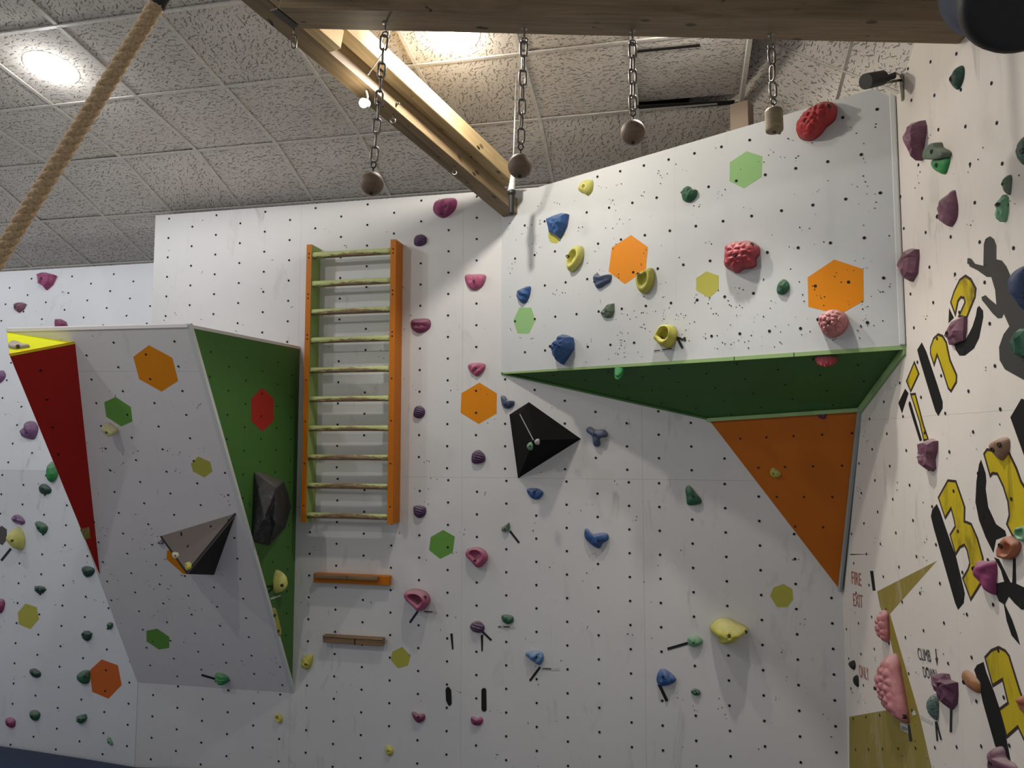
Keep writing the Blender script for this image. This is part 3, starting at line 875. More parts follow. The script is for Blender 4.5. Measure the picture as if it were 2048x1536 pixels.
# painted hexagons
def hexa(pl, parent, crop, pts, mat, lab):
    o = plate('painted_hexagon', PL[pl], [tuple(PL[pl].uv(*p)) for p in px(crop, pts)], mat, parent, 0, .001)
    o['label'] = lab
hexa('W', wb, 'e', [(945,1130),(1050,1068),(1152,1132),(1150,1250),(1045,1310),(940,1245)], 'hex_orange', 'orange painted hexagon')
hexa('W', wb, 'h', [(765,185),(838,143),(906,182),(893,275),(820,312),(755,260)], 'hex_green', 'green painted hexagon')
hexa('W', wb, 'h', [(540,855),(600,827),(647,880),(632,935),(575,953),(532,905)], 'hex_olive', 'olive yellow painted hexagon')
hexa('W', wb, 'j', [(1580,1000),(1600,950),(1660,930),(1710,960),(1715,1020),(1680,1065),(1620,1065)], 'hex_olive', 'soft olive sprayed patch')
hexa('W', wl, 'g', [(-30,150),(10,118),(40,140),(40,200),(15,232),(-30,215)], 'hex_grey', 'dark grey painted hexagon')
hexa('W', wl, 'g', [(105,625),(150,573),(215,595),(228,665),(178,723),(110,695)], 'hex_olive', 'olive painted hexagon')
hexa('W', wl, 'g', [(525,965),(595,900),(690,935),(712,1050),(635,1130),(540,1090)], 'hex_redorange', 'red orange painted hexagon')
hexa('U', wc, 'c', [(327,950),(425,885),(517,915),(512,1035),(408,1102),(325,1060)], 'hex_light_green', 'light green painted hexagon near the top')
hexa('U', wc, 'f', [(130,165),(190,125),(262,150),(262,230),(205,280),(130,235)], 'hex_olive', 'small olive painted hexagon')
hexa('U', wc, 'k', [(1310,905),(1535,762),(1732,903),(1705,1170),(1460,1335),(1272,1190)], 'hex_orange', 'orange painted hexagon with a point at the top')
hexa('U', wc, 'n', [(1102,690),(1375,507),(1670,605),(1675,930),(1430,1070),(1110,990)], 'hex_orange', 'large orange painted hexagon at the right')
hexa('U', wc, 'l', [(137,465),(200,332),(320,335),(362,465),(295,600),(180,598)], 'hex_light_green', 'light green painted hexagon by the inner corner')
hexa('U', wc, 'k', [(565,730),(570,800),(600,850),(660,860),(720,800),(760,750),(660,700)], 'hex_olive', 'pale yellow painted patch')
# hand slots cut in the back wall
for pts in ([(880,750),(893,748),(898,840),(890,842)], [(1058,760),(1072,755),(1070,850),(1062,853)],
            [(852,1075),(860,1062),(872,1062),(885,1080),(888,1160),(878,1172),(868,1168),(855,1140)],
            [(1062,1078),(1070,1068),(1084,1068),(1090,1080),(1092,1195),(1084,1205),(1068,1203),(1062,1190)]):
    plate('hand_slot', WB, [tuple(WB.uv(*p)) for p in px('h', pts)], 'black_hole', wb, 0, .0028)

# ------------------------------------------------------------------ leaning box volume on the left
t = empty('leaning_box', (V_BL+V_BR)/2)
tag(t, 'big leaning white box with a green side, built out from the back wall', 'climbing volume')
seam = [VF.uv(160, 741), VF.uv(398, 743)]
tl, tr_, br, bl = [VF.loc(P) for P in (V_TL, V_TR, V_BR, V_BL)]
def lerp(a, b, s): return a+(b-a)*s
sl = lerp(tl, bl, (tl[1]-seam[0][1])/(tl[1]-bl[1])); sr_ = lerp(tr_, br, (tr_[1]-seam[1][1])/(tr_[1]-br[1]))
for poly in ([tl, tr_, sr_+A_([0, .001]), sl+A_([0, .001])], [sl, sr_, br, bl]):
    o = plate('plywood_panel', VF, poly, 'box_white', t, -.022, .022)
# pale edging along the right hand edge and the top
v, f = prism([V_TR-VF.ex*.012+VF.n*.002, V_TR+VF.ex*.018+VF.n*.002, V_BR+VF.ex*.018+VF.n*.002, V_BR-VF.ex*.012+VF.n*.002], -VF.n*.024)
mesh_obj('edge_strip', v, f, 'trim_white', t)
VGn = VG.n if VG.n @ (V_TL-V_TR) < 0 else -VG.n
v, f = prism([V_TR, V_TB, V_BR], -VGn*.02)
o = mesh_obj('green_panel', v, f, 'paint_green', t); o['label'] = 'green side panel'
topback_l = V_TB+(V_TL-V_TR)
v, f = prism([V_TL, V_TR, V_TB, WB.w(*WB.loc(topback_l))], ZZ*-.02)
mesh_obj('top_panel', v, f, 'box_white', t)
Lw = WB.w(*WB.loc(topback_l))
v, f = prism([V_TL, Lw, V_BL], unit(exW)*.02)
mesh_obj('side_panel', v, f, 'box_white', t)
def vhex(pl, crop, pts, mat, lab): hexa(pl, t, crop, pts, mat, lab)
vhex('V', 'd', [(780,625),(872,557),(1008,630),(1042,765),(945,828),(815,755)], 'hex_orange', 'orange painted hexagon')
vhex('V', 'd', [(610,890),(678,860),(765,918),(775,1003),(710,1032),(622,975)], 'hex_green', 'green painted hexagon')
vhex('V', 'd', [(1117,1250),(1160,1208),(1230,1240),(1242,1295),(1195,1330),(1130,1295)], 'hex_olive', 'olive painted hexagon')
vhex('V', 'g', [(857,733),(920,720),(990,768),(990,832),(930,842),(858,795)], 'hex_green', 'lower green painted hexagon')
vhex('V', 'v', [(340,1210),(350,1030),(550,1010),(750,1250),(760,1510),(680,1510)], 'hex_orange', 'orange painted hexagon under the pyramid')
vhex('G', 'd', [(1470,870),(1535,805),(1600,870),(1600,1000),(1535,1062),(1470,1000)], 'hex_red', 'red painted hexagon on the green side')
vin = [tl, tr_, br, bl]; cx_ = A_(vin).mean(0); reg = [tuple(cx_+(A_(p)-cx_)*.96) for p in vin]
aV, bV = VF.uv(693*.3418, 500+685*.3418)
discs('bolt_holes', VF, grid_pts(reg, aV, bV, .2155, .163, 'col', lean=.08, r=.0075, bref=bV), t)
discs('screw_holes', VF, specks(reg, 170), t, .0022)
gin = [VG.loc(P) for P in (V_TR, V_TB, V_BR)]; cx_ = A_(gin).mean(0); reg = [tuple(cx_+(A_(p)-cx_)*.9) for p in gin]
sgn = 1 if VG.n @ VGn > 0 else -1
discs('bolt_holes', VG, grid_pts(reg, *VG.uv(1233*.3418, 500+596*.3418), .17, .157, 'col', r=.007), t, .0022*sgn)

# red and yellow fin on the box
cB = VF.hit(150, 684); cC = VF.hit(200, 1150); cA = VF.hit(13, 664)
apx = ray(19, 709); apx = apx*((VF.n@VF.o)/(apx@VF.n)); dirv = ray(19, 709)
apx = apx*(1-.30/abs(dirv@VF.n)/np.linalg.norm(dirv*((VF.n@VF.o)/(dirv@VF.n)))*np.linalg.norm(dirv)) if False else apx
s_full = (VF.n@VF.o)/(dirv@VF.n)
s_h = (VF.n@VF.o+.30)/(dirv@VF.n)          # 0.30 m proud of the box
apx = dirv*s_h
fin = empty('fin_volume', (cA+cB+cC)/3)
tag(fin, 'red and yellow wedge volume on the upper left edge of the leaning box', 'climbing volume')
ctr = (cA+cB+cC+apx)/4
def facet(name, tri, mat, parent, th=.012, lab=None):
    tri = [A_(p) for p in tri]
    n = np.cross(tri[1]-tri[0], tri[2]-tri[0])
    if n @ (tri[0]-ctr) < 0: tri = tri[::-1]; n = -n
    v, f = prism(tri, -unit(n)*th)
    o = mesh_obj(name, v, f, mat, parent)
    if lab: o['label'] = lab
    return o
facet('red_panel', [apx, cB, cC], 'paint_red', fin, lab='long red triangular panel')
facet('yellow_panel', [cA, cB, apx], 'paint_yellow', fin, lab='bright yellow panel facing up')
facet('side_panel', [cA, apx, cC], 'paint_red', fin, .0008)
FR = Plane(apx, cB-apx, apx-cC); face_cam(FR)
FY = Plane(cA, cB-cA, cA-apx); face_cam(FY)
PL['F'] = FR; PL['Y'] = FY
o = plate('painted_patch', FR, [tuple(FR.uv(*p)) for p in px('g', [(468,140),(520,125),(530,190),(495,200)])], 'mural_olive', fin, 0, .001)
o['label'] = 'olive painted patch'
reg = [tuple(FR.loc(P)) for P in (apx, cB, cC)]; cx_ = A_(reg).mean(0); reg = [tuple(cx_+(A_(p)-cx_)*.85) for p in reg]
discs('bolt_holes', FR, grid_pts(reg, *FR.uv(238*.3418, 500+706*.3418), .2, .2, 'none', r=.008), fin, .0022)

# brown pyramid volume on the box
def at_h(pl, x, y, h):
    r = ray(x, y); return r*((pl.n@pl.o+h)/(r@pl.n))
b1, b2, b3 = [VF.hit(*p) for p in px('v', [(200,745),(1765,270),(1310,1535)])]
ap = at_h(VF, *px('v', [(745,1515)])[0], .24)
pyr = empty('pyramid_volume', (b1+b2+b3)/3)
tag(pyr, 'grey brown three sided pyramid volume low on the leaning box', 'climbing volume')
ctr = (b1+b2+b3+ap)/4
facet('plywood_face', [b1, b2, ap], 'brown_ply', pyr)
o = facet('plywood_face', [b2, b3, ap], 'charcoal_ply', pyr); o['label'] = 'dark charcoal face'
facet('plywood_face', [b1, ap, b3], 'charcoal_ply', pyr)
PF = Plane(b1, b2-b1, b2-ap); face_cam(PF); PL['P'] = PF
discs('bolt_holes', PF, [tuple(PF.uv(*p))+(.008,) for p in px('v', [(640,680),(645,715),(1245,540),(1610,415),(775,945)])], pyr, .002)
# black pyramid volume on the back wall
k1, k2, k3, k4 = [WB.hit(*p) for p in px('w', [(370,155),(120,315),(230,1132),(1037,626)])]
kA = at_h(WB, *px('w', [(255,310)])[0], .09); kB = at_h(WB, *px('w', [(430,645)])[0], .25)
blk = empty('pyramid_volume', (k1+k2+k3+k4)/4)
tag(blk, 'black faceted volume on the back wall under the green soffit tip', 'climbing volume')
ctr = (k1+k2+k3+k4)/4+WB.n*.05
for fc in ([k1, k2, kA], [k2, k3, kB], [k2, kB, kA], [k3, k4, kB], [k1, kA, kB], [k1, kB, k4]):
    facet('plywood_face', fc, 'black_ply', blk, .008)
KF = Plane(kB, k4-k3, k2-k3)
KF = Plane(k2, kB-k2, k2-k3); face_cam(KF); PL['K'] = KF
v, f = tube([kA+WB.n*.003, (kA+kB)/2+WB.n*.003, kB+WB.n*.003], .003, 6)
o = mesh_obj('pale_seam', v, f, 'h_chalk', blk)
discs('bolt_holes', WB, [], blk) if False else None

# ------------------------------------------------------------------ climbing holds
NHOLD = [0]
def catmull(P, n):
    P = [A_(p, dtype=float) for p in P]; K = len(P); out = []
    for i in range(K):
        p0, p1, p2, p3 = P[i-1], P[i], P[(i+1) % K], P[(i+2) % K]
        for q in range(6):
            t = q/6
            out.append(.5*((2*p1)+(-p0+p2)*t+(2*p0-5*p1+4*p2-p3)*t*t+(-p0+3*p1-3*p2+p3)*t**3))
    return resample(out, n)
def resample(P, n):
    P = [A_(p, dtype=float) for p in P]; P2 = P+[P[0]]
    L = [0]
    for i in range(len(P)): L.append(L[-1]+np.linalg.norm(P2[i+1]-P2[i]))
    out = []; k = 0
    for q in range(n):
        d = L[-1]*q/n
        while L[k+1] < d: k += 1
        s = (d-L[k])/max(1e-9, L[k+1]-L[k]); out.append(P2[k]*(1-s)+P2[k+1]*s)
    return out
def vnoise(seed):
    r = np.random.RandomState(seed)
    ph = r.uniform(0, 6.28, (8,)); fr = r.uniform(-1, 1, (8, 2))
    def fn(a, b, sc_):
        return sum(math.sin((fr[i][0]*a+fr[i][1]*b)*sc_*(1+i*.6)+ph[i])/(1+i*.5) for i in range(8))/3.
    return fn
BOLT_ME = None
def bolt_mesh():
    global BOLT_ME
    if BOLT_ME is None:
        v, f = lathe(A_([0., 0, 0]), ZZ, [(-.012, .0085), (.0015, .0085), (.003, .0075), (.003, .0048), (-.004, .0048)], 10)
        me = bpy.data.meshes.new('bolt'); me.from_pydata([tuple(map(float, p)) for p in v], [], f)
        me.materials.append(MAT['dark_steel']); me.materials.append(MAT['black_hole'])
        for i, p in enumerate(me.polygons):
            p.material_index = 1 if i >= 30 else 0
        BOLT_ME = me
    return BOLT_ME
def hold(pl, crop, pts, mat, typ, lab, h=None, peak=None, bolt=None, nb=1, group=None, name='climbing_hold', hs=1.):
    NHOLD[0] += 1
    sd = NHOLD[0]
    pln = PL[pl]
    P = px(crop, pts)
    c0 = A_(P).mean(0)
    uv0 = [pln.uv(*p) for p in P]
    ext = A_(uv0).max(0)-A_(uv0).min(0)
    if h is None: h = .42*min(ext)*(.8 if pl == 'R' else 1)*hs
    # protrusion moves the outline in the image: pull the base back on that side
    Pc = pln.hit(*c0)
    sv = pj(Pc+pln.n*h)-pj(Pc); sl_ = np.linalg.norm(sv); sh = sv/max(sl_, 1e-6)
    ts = [A_(p)@sh for p in P]; t0, t1 = min(ts), max(ts)
    k = min(.75*sl_, .5*(t1-t0))
    P = [tuple(A_(p)-sh*k*((tt-t0)/(t1-t0))) for p, tt in zip(P, ts)]
    uv = [pln.uv(*p) for p in P]
    if area2(uv) < 0: uv = uv[::-1]
    cen = A_(uv).mean(0)
    if peak is not None:
        q = px(crop, [peak])[0]; pk = pln.loc(at_h(pln, q[0], q[1], h))
    else:
        pk = cen
    O = pln.w(*cen)
    nf = vnoise(sd*13+5)
    rs = np.random.RandomState(sd)
    size = max(ext)
    smooth = True
    if typ == 'facet':
        N_ = max(7, len(uv)); ol = resample(uv, N_) if len(uv) < 7 else [A_(p) for p in uv]
        N_ = len(ol)
        rings = [(0., 0., -.004), (.03, .34, 0), (.30, .76, 0), (.64, .95, 0)]; smooth = False
    elif typ == 'brain':
        N_ = 72; ol = catmull(uv, N_)
        rings = [(s, math.sqrt(max(0, 1-(1-s)**2.4)), 0) for s in np.linspace(0, .97, 26)]
    elif typ == 'jug':
        N_ = 40; ol = catmull(uv, N_)
        rings = [(0, 0, -.004), (.02, .35, 0), (.08, .66, 0), (.18, .88, 0), (.28, .98, 0), (.36, 1., 0), (.44, .94, 0), (.50, .78, 0), (.54, .55, 0), (.60, .38, 0), (.75, .30, 0), (.93, .28, 0)]
    elif typ == 'slab':
        N_ = 36; ol = catmull(uv, N_)
        rings = [(0, 0, -.004), (.0, .5, 0), (.03, .85, 0), (.10, 1, 0), (.4, 1.02, 0), (.8, 1.03, 0)]
    else:
        N_ = 44; ol = catmull(uv, N_)
        rings = [(0, 0, -.004)]+[(s, (1-(1-s)**2.2)**.62, 0) for s in (.015, .05, .1, .17, .25, .34, .44, .54, .64, .74, .84, .93)]
    if typ == 'brain':
        seeds = [cen+(o_-cen)*r_ for o_, r_ in zip([ol[rs.randint(N_)] for _ in range(60)], rs.uniform(.12, 1.0, 60))]
        spc = min(.25*size, .07); seeds = seeds[:int(max(14, 2.2*ext[0]*ext[1]/spc**2))]+[pk]
        # relax a little
        for _ in range(2):
            for i in range(len(seeds)):
                for j in range(len(seeds)):
                    if i != j:
                        d = seeds[i]-seeds[j]; l = np.linalg.norm(d)
                        if 0 < l < spc: seeds[i] = seeds[i]+d/l*(spc-l)*.4
    ang = rs.uniform(0, PI); rd = A_([math.cos(ang), math.sin(ang)])
    if typ == 'ridge': rd = unit(A_([.25, 1.]))
    vs, fs = [], []
    for s, hp, off in rings:
        for o_ in ol:
            q = o_+(pk-o_)*s
            hh = h*hp+off
            if hp > 0:
                if typ == 'dome': hh += h*.10*nf(q[0], q[1], 9/size)*min(1, hp*1.2)
                elif typ == 'facet': hh += h*rs.uniform(-.16, .16)*(hp > .3); q = q+rs.uniform(-.03, .03, 2)*size*(.1 < s < .6)
                elif typ == 'ridge':
                    hh += h*.11*math.sin((q@rd)*2*PI/(size*.155)+nf(q[0], q[1], 6/size)*1.2)*min(1, hp*1.3)
                elif typ == 'groove':
                    x_ = (q-cen)@rd/size; hh += h*(.15*math.sin(x_*17+nf(q[0], q[1], 7/size)*1.5)+.05*nf(q[0], q[1], 16/size))*min(1, hp*1.3)
                elif typ == 'rough': hh += h*(.12*nf(q[0], q[1], 11/size)+.07*nf(q[1], q[0], 29/size))*min(1, hp*1.3)
                elif typ == 'brain':
                    ds = sorted(np.linalg.norm(q-sd_) for sd_ in seeds)[:2]
                    e = (ds[1]-ds[0])/(spc*.24)
                    hh -= min(h*.16, .014)*math.exp(-e*e)*min(1, hp*1.2)
                elif typ == 'jug': hh += h*.05*nf(q[0], q[1], 9/size)
                elif typ == 'slab': hh += h*.06*nf(q[0], q[1], 9/size)
            vs.append(pln.w(q[0], q[1], max(hh, -.004)))
    K = len(rings)
    for i in range(K-1):
        for k_ in range(N_):
            l = (k_+1) % N_
            fs.append((i*N_+k_, i*N_+l, (i+1)*N_+l, (i+1)*N_+k_))
    ck = len(vs); hp = rings[-1][1]
    vs.append(pln.w(pk[0], pk[1], h*hp))
    for k_ in range(N_): fs.append(((K-1)*N_+k_, (K-1)*N_+(k_+1) % N_, ck))
    fs.append(tuple(range(N_-1, -1, -1)))
    ob = mesh_obj(name, vs, fs, mat, origin=O, smooth=smooth)
    tag(ob, lab, 'climbing hold', group)
    # bolts sunk into the face
    bl = bolt if isinstance(bolt, list) else ([bolt] if bolt else ([peak] if peak and typ != 'jug' else [None]))
    if bolt is False: bl = []
    Vn = A_(vs[N_:])
    for b_ in bl:
        if b_ is None: tgt = pln.w(pk[0]*.9+cen[0]*.1, pk[1]*.9+cen[1]*.1, h*.95); q = pj(tgt)
        else: q = A_(px(crop, [b_])[0])
        # nearest surface vertex to the sight line
        pr = A_([pj(x_) for x_ in Vn]); i_ = int(np.argmin(((pr-q)**2).sum(1)))
        pt = Vn[i_]
        bo = bpy.data.objects.new('bolt', bolt_mesh()); C.objects.link(bo); bo.parent = ob
        bo.location = tuple(pt-O); bo.rotation_euler = Vector(pln.n).to_track_quat('Z', 'Y').to_euler()
        s_ = min(1.25, max(.7, size/.11)); bo.scale = (s_, s_, s_)
    return ob
HL = []
def H(*a, **k): HL.append(hold(*a, **k))
# ---- far left wall, upper
H('L','d',[(205,132),(262,127),(335,152),(312,205),(270,234),(252,212),(212,190)],'h_magenta','facet','magenta shield-shaped hold, topmost on the far left wall',bolt=(238,170))
H('L','d',[(73,308),(120,303),(162,312),(140,350),(105,368),(80,350)],'h_mauve','facet','small mauve hold left of the box top, below the topmost magenta one',bolt=(88,330))
H('L','d',[(305,398),(345,398),(388,420),(400,450),(320,460)],'h_darkmag','facet','dusky pink hold peeking over the top edge of the leaning box',bolt=False)
H('L','d',[(-25,710),(10,702),(35,735),(15,765),(-25,775)],'h_violet','dome','violet hold cut by the left frame edge beside the red wedge',bolt=False)
H('L','d',[(150,1000),(195,1003),(225,1040),(215,1085),(190,1108),(100,1082),(110,1050)],'h_violet','groove','violet ridged hold half behind the red panel on the left',bolt=(155,1068))
H('L','d',[(262,1300),(280,1240),(325,1255),(335,1320),(290,1357),(262,1335)],'h_brightgreen','rough','bright green hold tucked behind the edge of the red panel')
# ---- far left wall, lower
G1 = 'dark green footholds on the left wall'
H('W','d',[(217,1385),(250,1367),(300,1395),(290,1425),(230,1425)],'h_darkgreen','dome','dark green oval hold just below the bright green one',group=G1)
H('W','g',[(55,75),(85,53),(120,62),(147,90),(135,110),(75,100)],'h_violet','ridge','violet oval hold right above the pale yellow ball',bolt=(90,83))
H('W','g',[(192,100),(230,95),(278,120),(275,150),(250,168),(215,150)],'h_green','dome','green pitted hold right of the pale yellow ball',group=G1)
H('W','g',[(28,190),(45,145),(85,130),(130,150),(148,200),(130,250),(95,262),(45,235)],'h_lemon','dome','round pale yellow hold on the left wall with a chalky top',h=.10,bolt=(67,208))
H('W','g',[(467,370),(500,355),(552,368),(550,395),(520,418),(485,415)],'h_darkgreen','dome','dark green hold touching the lower tip of the red wedge',group=G1)
H('W','g',[(185,475),(230,470),(278,480),(265,500),(230,528),(195,500)],'h_darkgreen','facet','dark green half-moon hold above the olive hexagon',group=G1)
H('W','g',[(-20,555),(20,548),(30,575),(10,620),(-20,630)],'h_magenta','dome','magenta hold cut by the left frame edge beside the olive hexagon',bolt=False)
H('W','g',[(618,700),(640,683),(662,690),(655,715),(630,728)],'h_green','rough','tiny green hold against the left edge of the leaning box',group=G1)
H('W','g',[(460,745),(500,730),(540,738),(538,770),(512,800),(480,780)],'h_darkgreen','facet','grey green three-cornered hold above the red orange hexagon',group=G1,bolt=(487,750))
H('W','g',[(163,965),(200,955),(238,975),(235,1000),(205,1010),(172,995)],'h_darkgreen','dome','dark green flat oval hold left of the red orange hexagon, further left of two',group=G1)
H('W','g',[(440,995),(480,968),(525,968),(520,1030),(485,1050),(445,1030)],'h_green','dome','green rounded hold touching the red orange hexagon',group=G1,bolt=(490,1003))
H('W','g',[(165,1210),(200,1198),(235,1212),(228,1245),(200,1265),(168,1245)],'h_green','dome','green half-round hold beside the magenta one near the mat',group=G1)
H('W','g',[(437,1240),(470,1225),(515,1218),(505,1255),(475,1285),(440,1270)],'h_green','facet','green pointed hold below the red orange hexagon',group=G1)
H('W','g',[(622,1365),(640,1352),(660,1385),(655,1405),(630,1395)],'h_mint','rough','tiny pale green chip lowest on the left wall, near the seam',group=G1)
H('W','g',[(22,1255),(55,1240),(90,1255),(85,1290),(60,1305),(28,1290)],'h_magenta','dome','magenta hold low on the left wall just above the mat')
# ---- leaning box
H('Y','x',[(150,570),(190,530),(260,530),(340,570),(400,615),(510,640),(250,662),(150,622)],'h_wood','slab','thin grey wooden hold on the yellow panel',h=.02,bolt=(305,600))
H('V','d',[(605,1040),(620,1020),(690,1045),(688,1065),(650,1082),(615,1068)],'h_paleyellow','slab','pale yellow wedge hold below the green hexagon on the box',h=.07,bolt=(622,1068))
H('V','g',[(1250,1010),(1265,985),(1310,983),(1340,1010),(1325,1045),(1285,1058),(1260,1040)],'h_brightgreen','ridge','striped bright green hold at the bottom edge of the leaning box',bolt=(1265,1030))
H('P','v',[(430,1110),(440,1060),(500,1050),(585,1080),(590,1150),(520,1200),(450,1170)],'h_cream','dome','cream knob on the brown pyramid volume',bolt=(515,1140))
H('P','v',[(690,1330),(720,1280),(790,1255),(845,1310),(850,1380),(790,1430),(720,1430)],'h_yellow','rough','yellow knob at the lower tip of the brown pyramid volume')
H('V','v',[(120,890),(170,810),(230,770),(290,850),(280,900),(200,900)],'h_chalk','facet','small chalky hold at the left tip of the brown pyramid')
H('G','g',[(1597,430),(1625,378),(1660,390),(1680,440),(1665,500),(1625,515),(1600,490)],'h_lemon','dome','pale yellow egg-shaped hold on the green side of the box',h=.09,bolt=(1655,468))
H('G','g',[(1590,625),(1605,605),(1645,735),(1640,760),(1622,758)],'h_ochre','slab','narrow ochre strip hold low on the green side',h=.02,bolt=[(1608,640),(1632,735)])
# ---- back wall
H('W','g',[(1755,930),(1770,885),(1830,870),(1825,920),(1800,962),(1760,955)],'h_yellow','rough','yellow lumpy hold at the foot of the green side',bolt=(1790,930))
H('W','g',[(1605,1240),(1628,1210),(1650,1235),(1648,1262),(1625,1275)],'h_yellow','jug','tiny yellow ring foothold below the leaning box',bolt=False)
H('W','b',[(770,1215),(782,1170),(830,1155),(900,1155),(918,1190),(900,1240),(840,1275),(790,1250)],'h_magenta','groove','large magenta hold at the top of the back wall beside the diagonal beam',bolt=[(850,1205),(825,1248)])
H('W','b',[(660,1405),(672,1375),(710,1368),(740,1390),(738,1425),(700,1440),(668,1432)],'h_purple','ridge','dark purple round hold right of the ladder top, below the large magenta one',bolt=(695,1408))
H('W','e',[(958,435),(1010,430),(1085,438),(1078,490),(1055,515),(1010,528),(970,490)],'h_pink','groove','pink wide hold near the inner corner, the upper of two alike',bolt=(1018,475))
H('W','e',[(645,700),(690,692),(755,697),(765,740),(740,765),(690,778),(645,745)],'h_darkmag','groove','crimson hold just right of the upper ladder rail',bolt=(693,740))
H('W','e',[(980,960),(1040,950),(1085,962),(1075,1000),(1035,1032),(990,1000)],'h_pink','groove','pink pointed hold directly above the orange hexagon',bolt=(1023,985))
H('W','e',[(658,1240),(670,1210),(700,1203),(730,1225),(728,1260),(695,1278),(660,1265)],'h_purple','ridge','purple ringed hold left of the orange hexagon, by the ladder',bolt=(690,1243))
H('W','e',[(998,1500),(1010,1475),(1045,1462),(1080,1490),(1082,1530),(1030,1545),(1000,1535)],'h_purple','ridge','purple ringed hold below the orange hexagon',bolt=(1030,1505))
H('W','h',[(657,20),(665,3),(700,0),(735,10),(735,50),(700,75),(665,60)],'h_purple','ridge','purple ringed hold level with the ladder foot',bolt=(687,40))
H('W','h',[(962,290),(985,255),(1040,245),(1085,265),(1100,305),(1075,345),(1035,368),(990,325)],'h_pink','jug','pink jug hold with a round pocket, right of the green hexagon',peak=(1025,278),bolt=(1020,325))
H('W','h',[(597,525),(630,500),(690,493),(745,510),(762,550),(745,585),(700,625),(670,605),(610,560)],'h_pink','jug','large pink ring jug beside the lower campus boards',peak=(685,538),h=.12,bolt=(735,540))
H('W','h',[(990,710),(1010,685),(1050,675),(1080,705),(1070,740),(1035,748),(1000,735)],'h_purple','ridge','dusty purple hold above the cut hand slots',bolt=(1022,722))
H('W','h',[(1178,645),(1215,638),(1248,650),(1245,685),(1210,698),(1182,680)],'h_green','rough','small green hold with a white paper label under it',bolt=(1207,672))
H('W','h',[(1170,135),(1225,97),(1232,140),(1195,158),(1175,150)],'h_greygreen','facet','grey green chip with one black tape strip, left of the pyramid shadow')
H('W','h',[(1662,150),(1675,135),(1690,150),(1710,170),(1760,160),(1800,165),(1805,200),(1770,225),(1750,255),(1710,240),(1665,195)],'h_blue','dome','blue horned hold in the middle of the back wall',bolt=(1745,205))
H('W','h',[(1318,865),(1365,847),(1415,855),(1425,900),(1400,940),(1370,925),(1325,890)],'h_skyblue','groove','pale blue hold with a tape strip and paper label',bolt=(1380,885))
H('W','h',[(650,1215),(670,1210),(690,1222),(728,1218),(728,1255),(690,1278),(665,1260)],'h_darkmag','dome','crimson foothold low on the back wall, left of two',bolt=(690,1238))
H('W','h',[(997,1245),(1015,1235),(1035,1245),(1060,1235),(1072,1260),(1050,1290),(1005,1285)],'h_magenta','dome','magenta foothold low on the back wall, under the right hand slot',bolt=(1028,1272))
H('W','h',[(497,1420),(520,1400),(545,1425),(540,1455),(515,1470),(500,1448)],'h_yellow','rough','small yellow lumpy foothold lowest on the back wall',bolt=(518,1435))
H('W','l',[(0,1240),(40,1235),(75,1280),(145,1290),(140,1340),(75,1370),(20,1340)],'h_slate','rough','dark blue scooped hold between orange hexagon and black volume',bolt=(50,1325))
H('W','w',[(1095,500),(1145,465),(1210,505),(1330,505),(1380,560),(1370,600),(1280,620),(1285,700),(1240,730),(1190,700),(1170,590),(1105,540)],'h_slate','dome','slate blue three-lobed hold right of the black volume',bolt=(1217,580))
H('W','w',[(332,1285),(390,1258),(490,1262),(555,1310),(530,1370),(470,1405),(390,1380)],'h_blue','groove','blue ribbed hold just below the black volume',bolt=(435,1310))
H('W','j',[(1085,375),(1105,352),(1150,400),(1180,440),(1170,465),(1100,470),(1090,420)],'h_green','rough','green pointed hold in the shade left of the orange panel',bolt=(1130,420))
H('O','j',[(1575,275),(1600,250),(1640,275),(1640,300),(1610,313),(1580,300)],'h_ochre','rough','yellow green knob in the middle of the orange panel',bolt=(1600,285))
H('W','j',[(1230,1180),(1270,1135),(1330,1130),(1400,1170),(1445,1195),(1455,1225),(1400,1260),(1390,1290),(1330,1305),(1285,1290),(1280,1260),(1240,1220)],'h_yellow','dome','big yellow hold low on the right of the back wall',h=.17,bolt=[(1340,1232),(1437,1210)])
H('W','j',[(1098,1250),(1140,1225),(1183,1255),(1180,1285),(1140,1305),(1105,1290)],'h_mint','rough','mint green knob with a tape strip, left of the big yellow hold',bolt=(1135,1275))
H('W','j',[(915,1500),(930,1440),(960,1425),(1015,1465),(1030,1500),(990,1530),(940,1535)],'h_blue','groove','blue ribbed hold with a tape strip low on the back wall',bolt=(955,1475))
H('W','i',[(90,1085),(130,1065),(160,1090),(155,1115),(120,1115)],'h_green','facet','small dark green chip below the mint green knob')
H('K','w',[(345,700),(380,665),(415,690),(410,740),(375,775),(345,745)],'h_mint','dome','pale green knob on the black volume',bolt=[(372,690),(375,720)])
H('K','w',[(440,650),(465,625),(500,640),(495,690),(465,705),(442,690)],'h_chalk','rough','chalk-grey knob on the black volume, right of the pale green one',bolt=False)
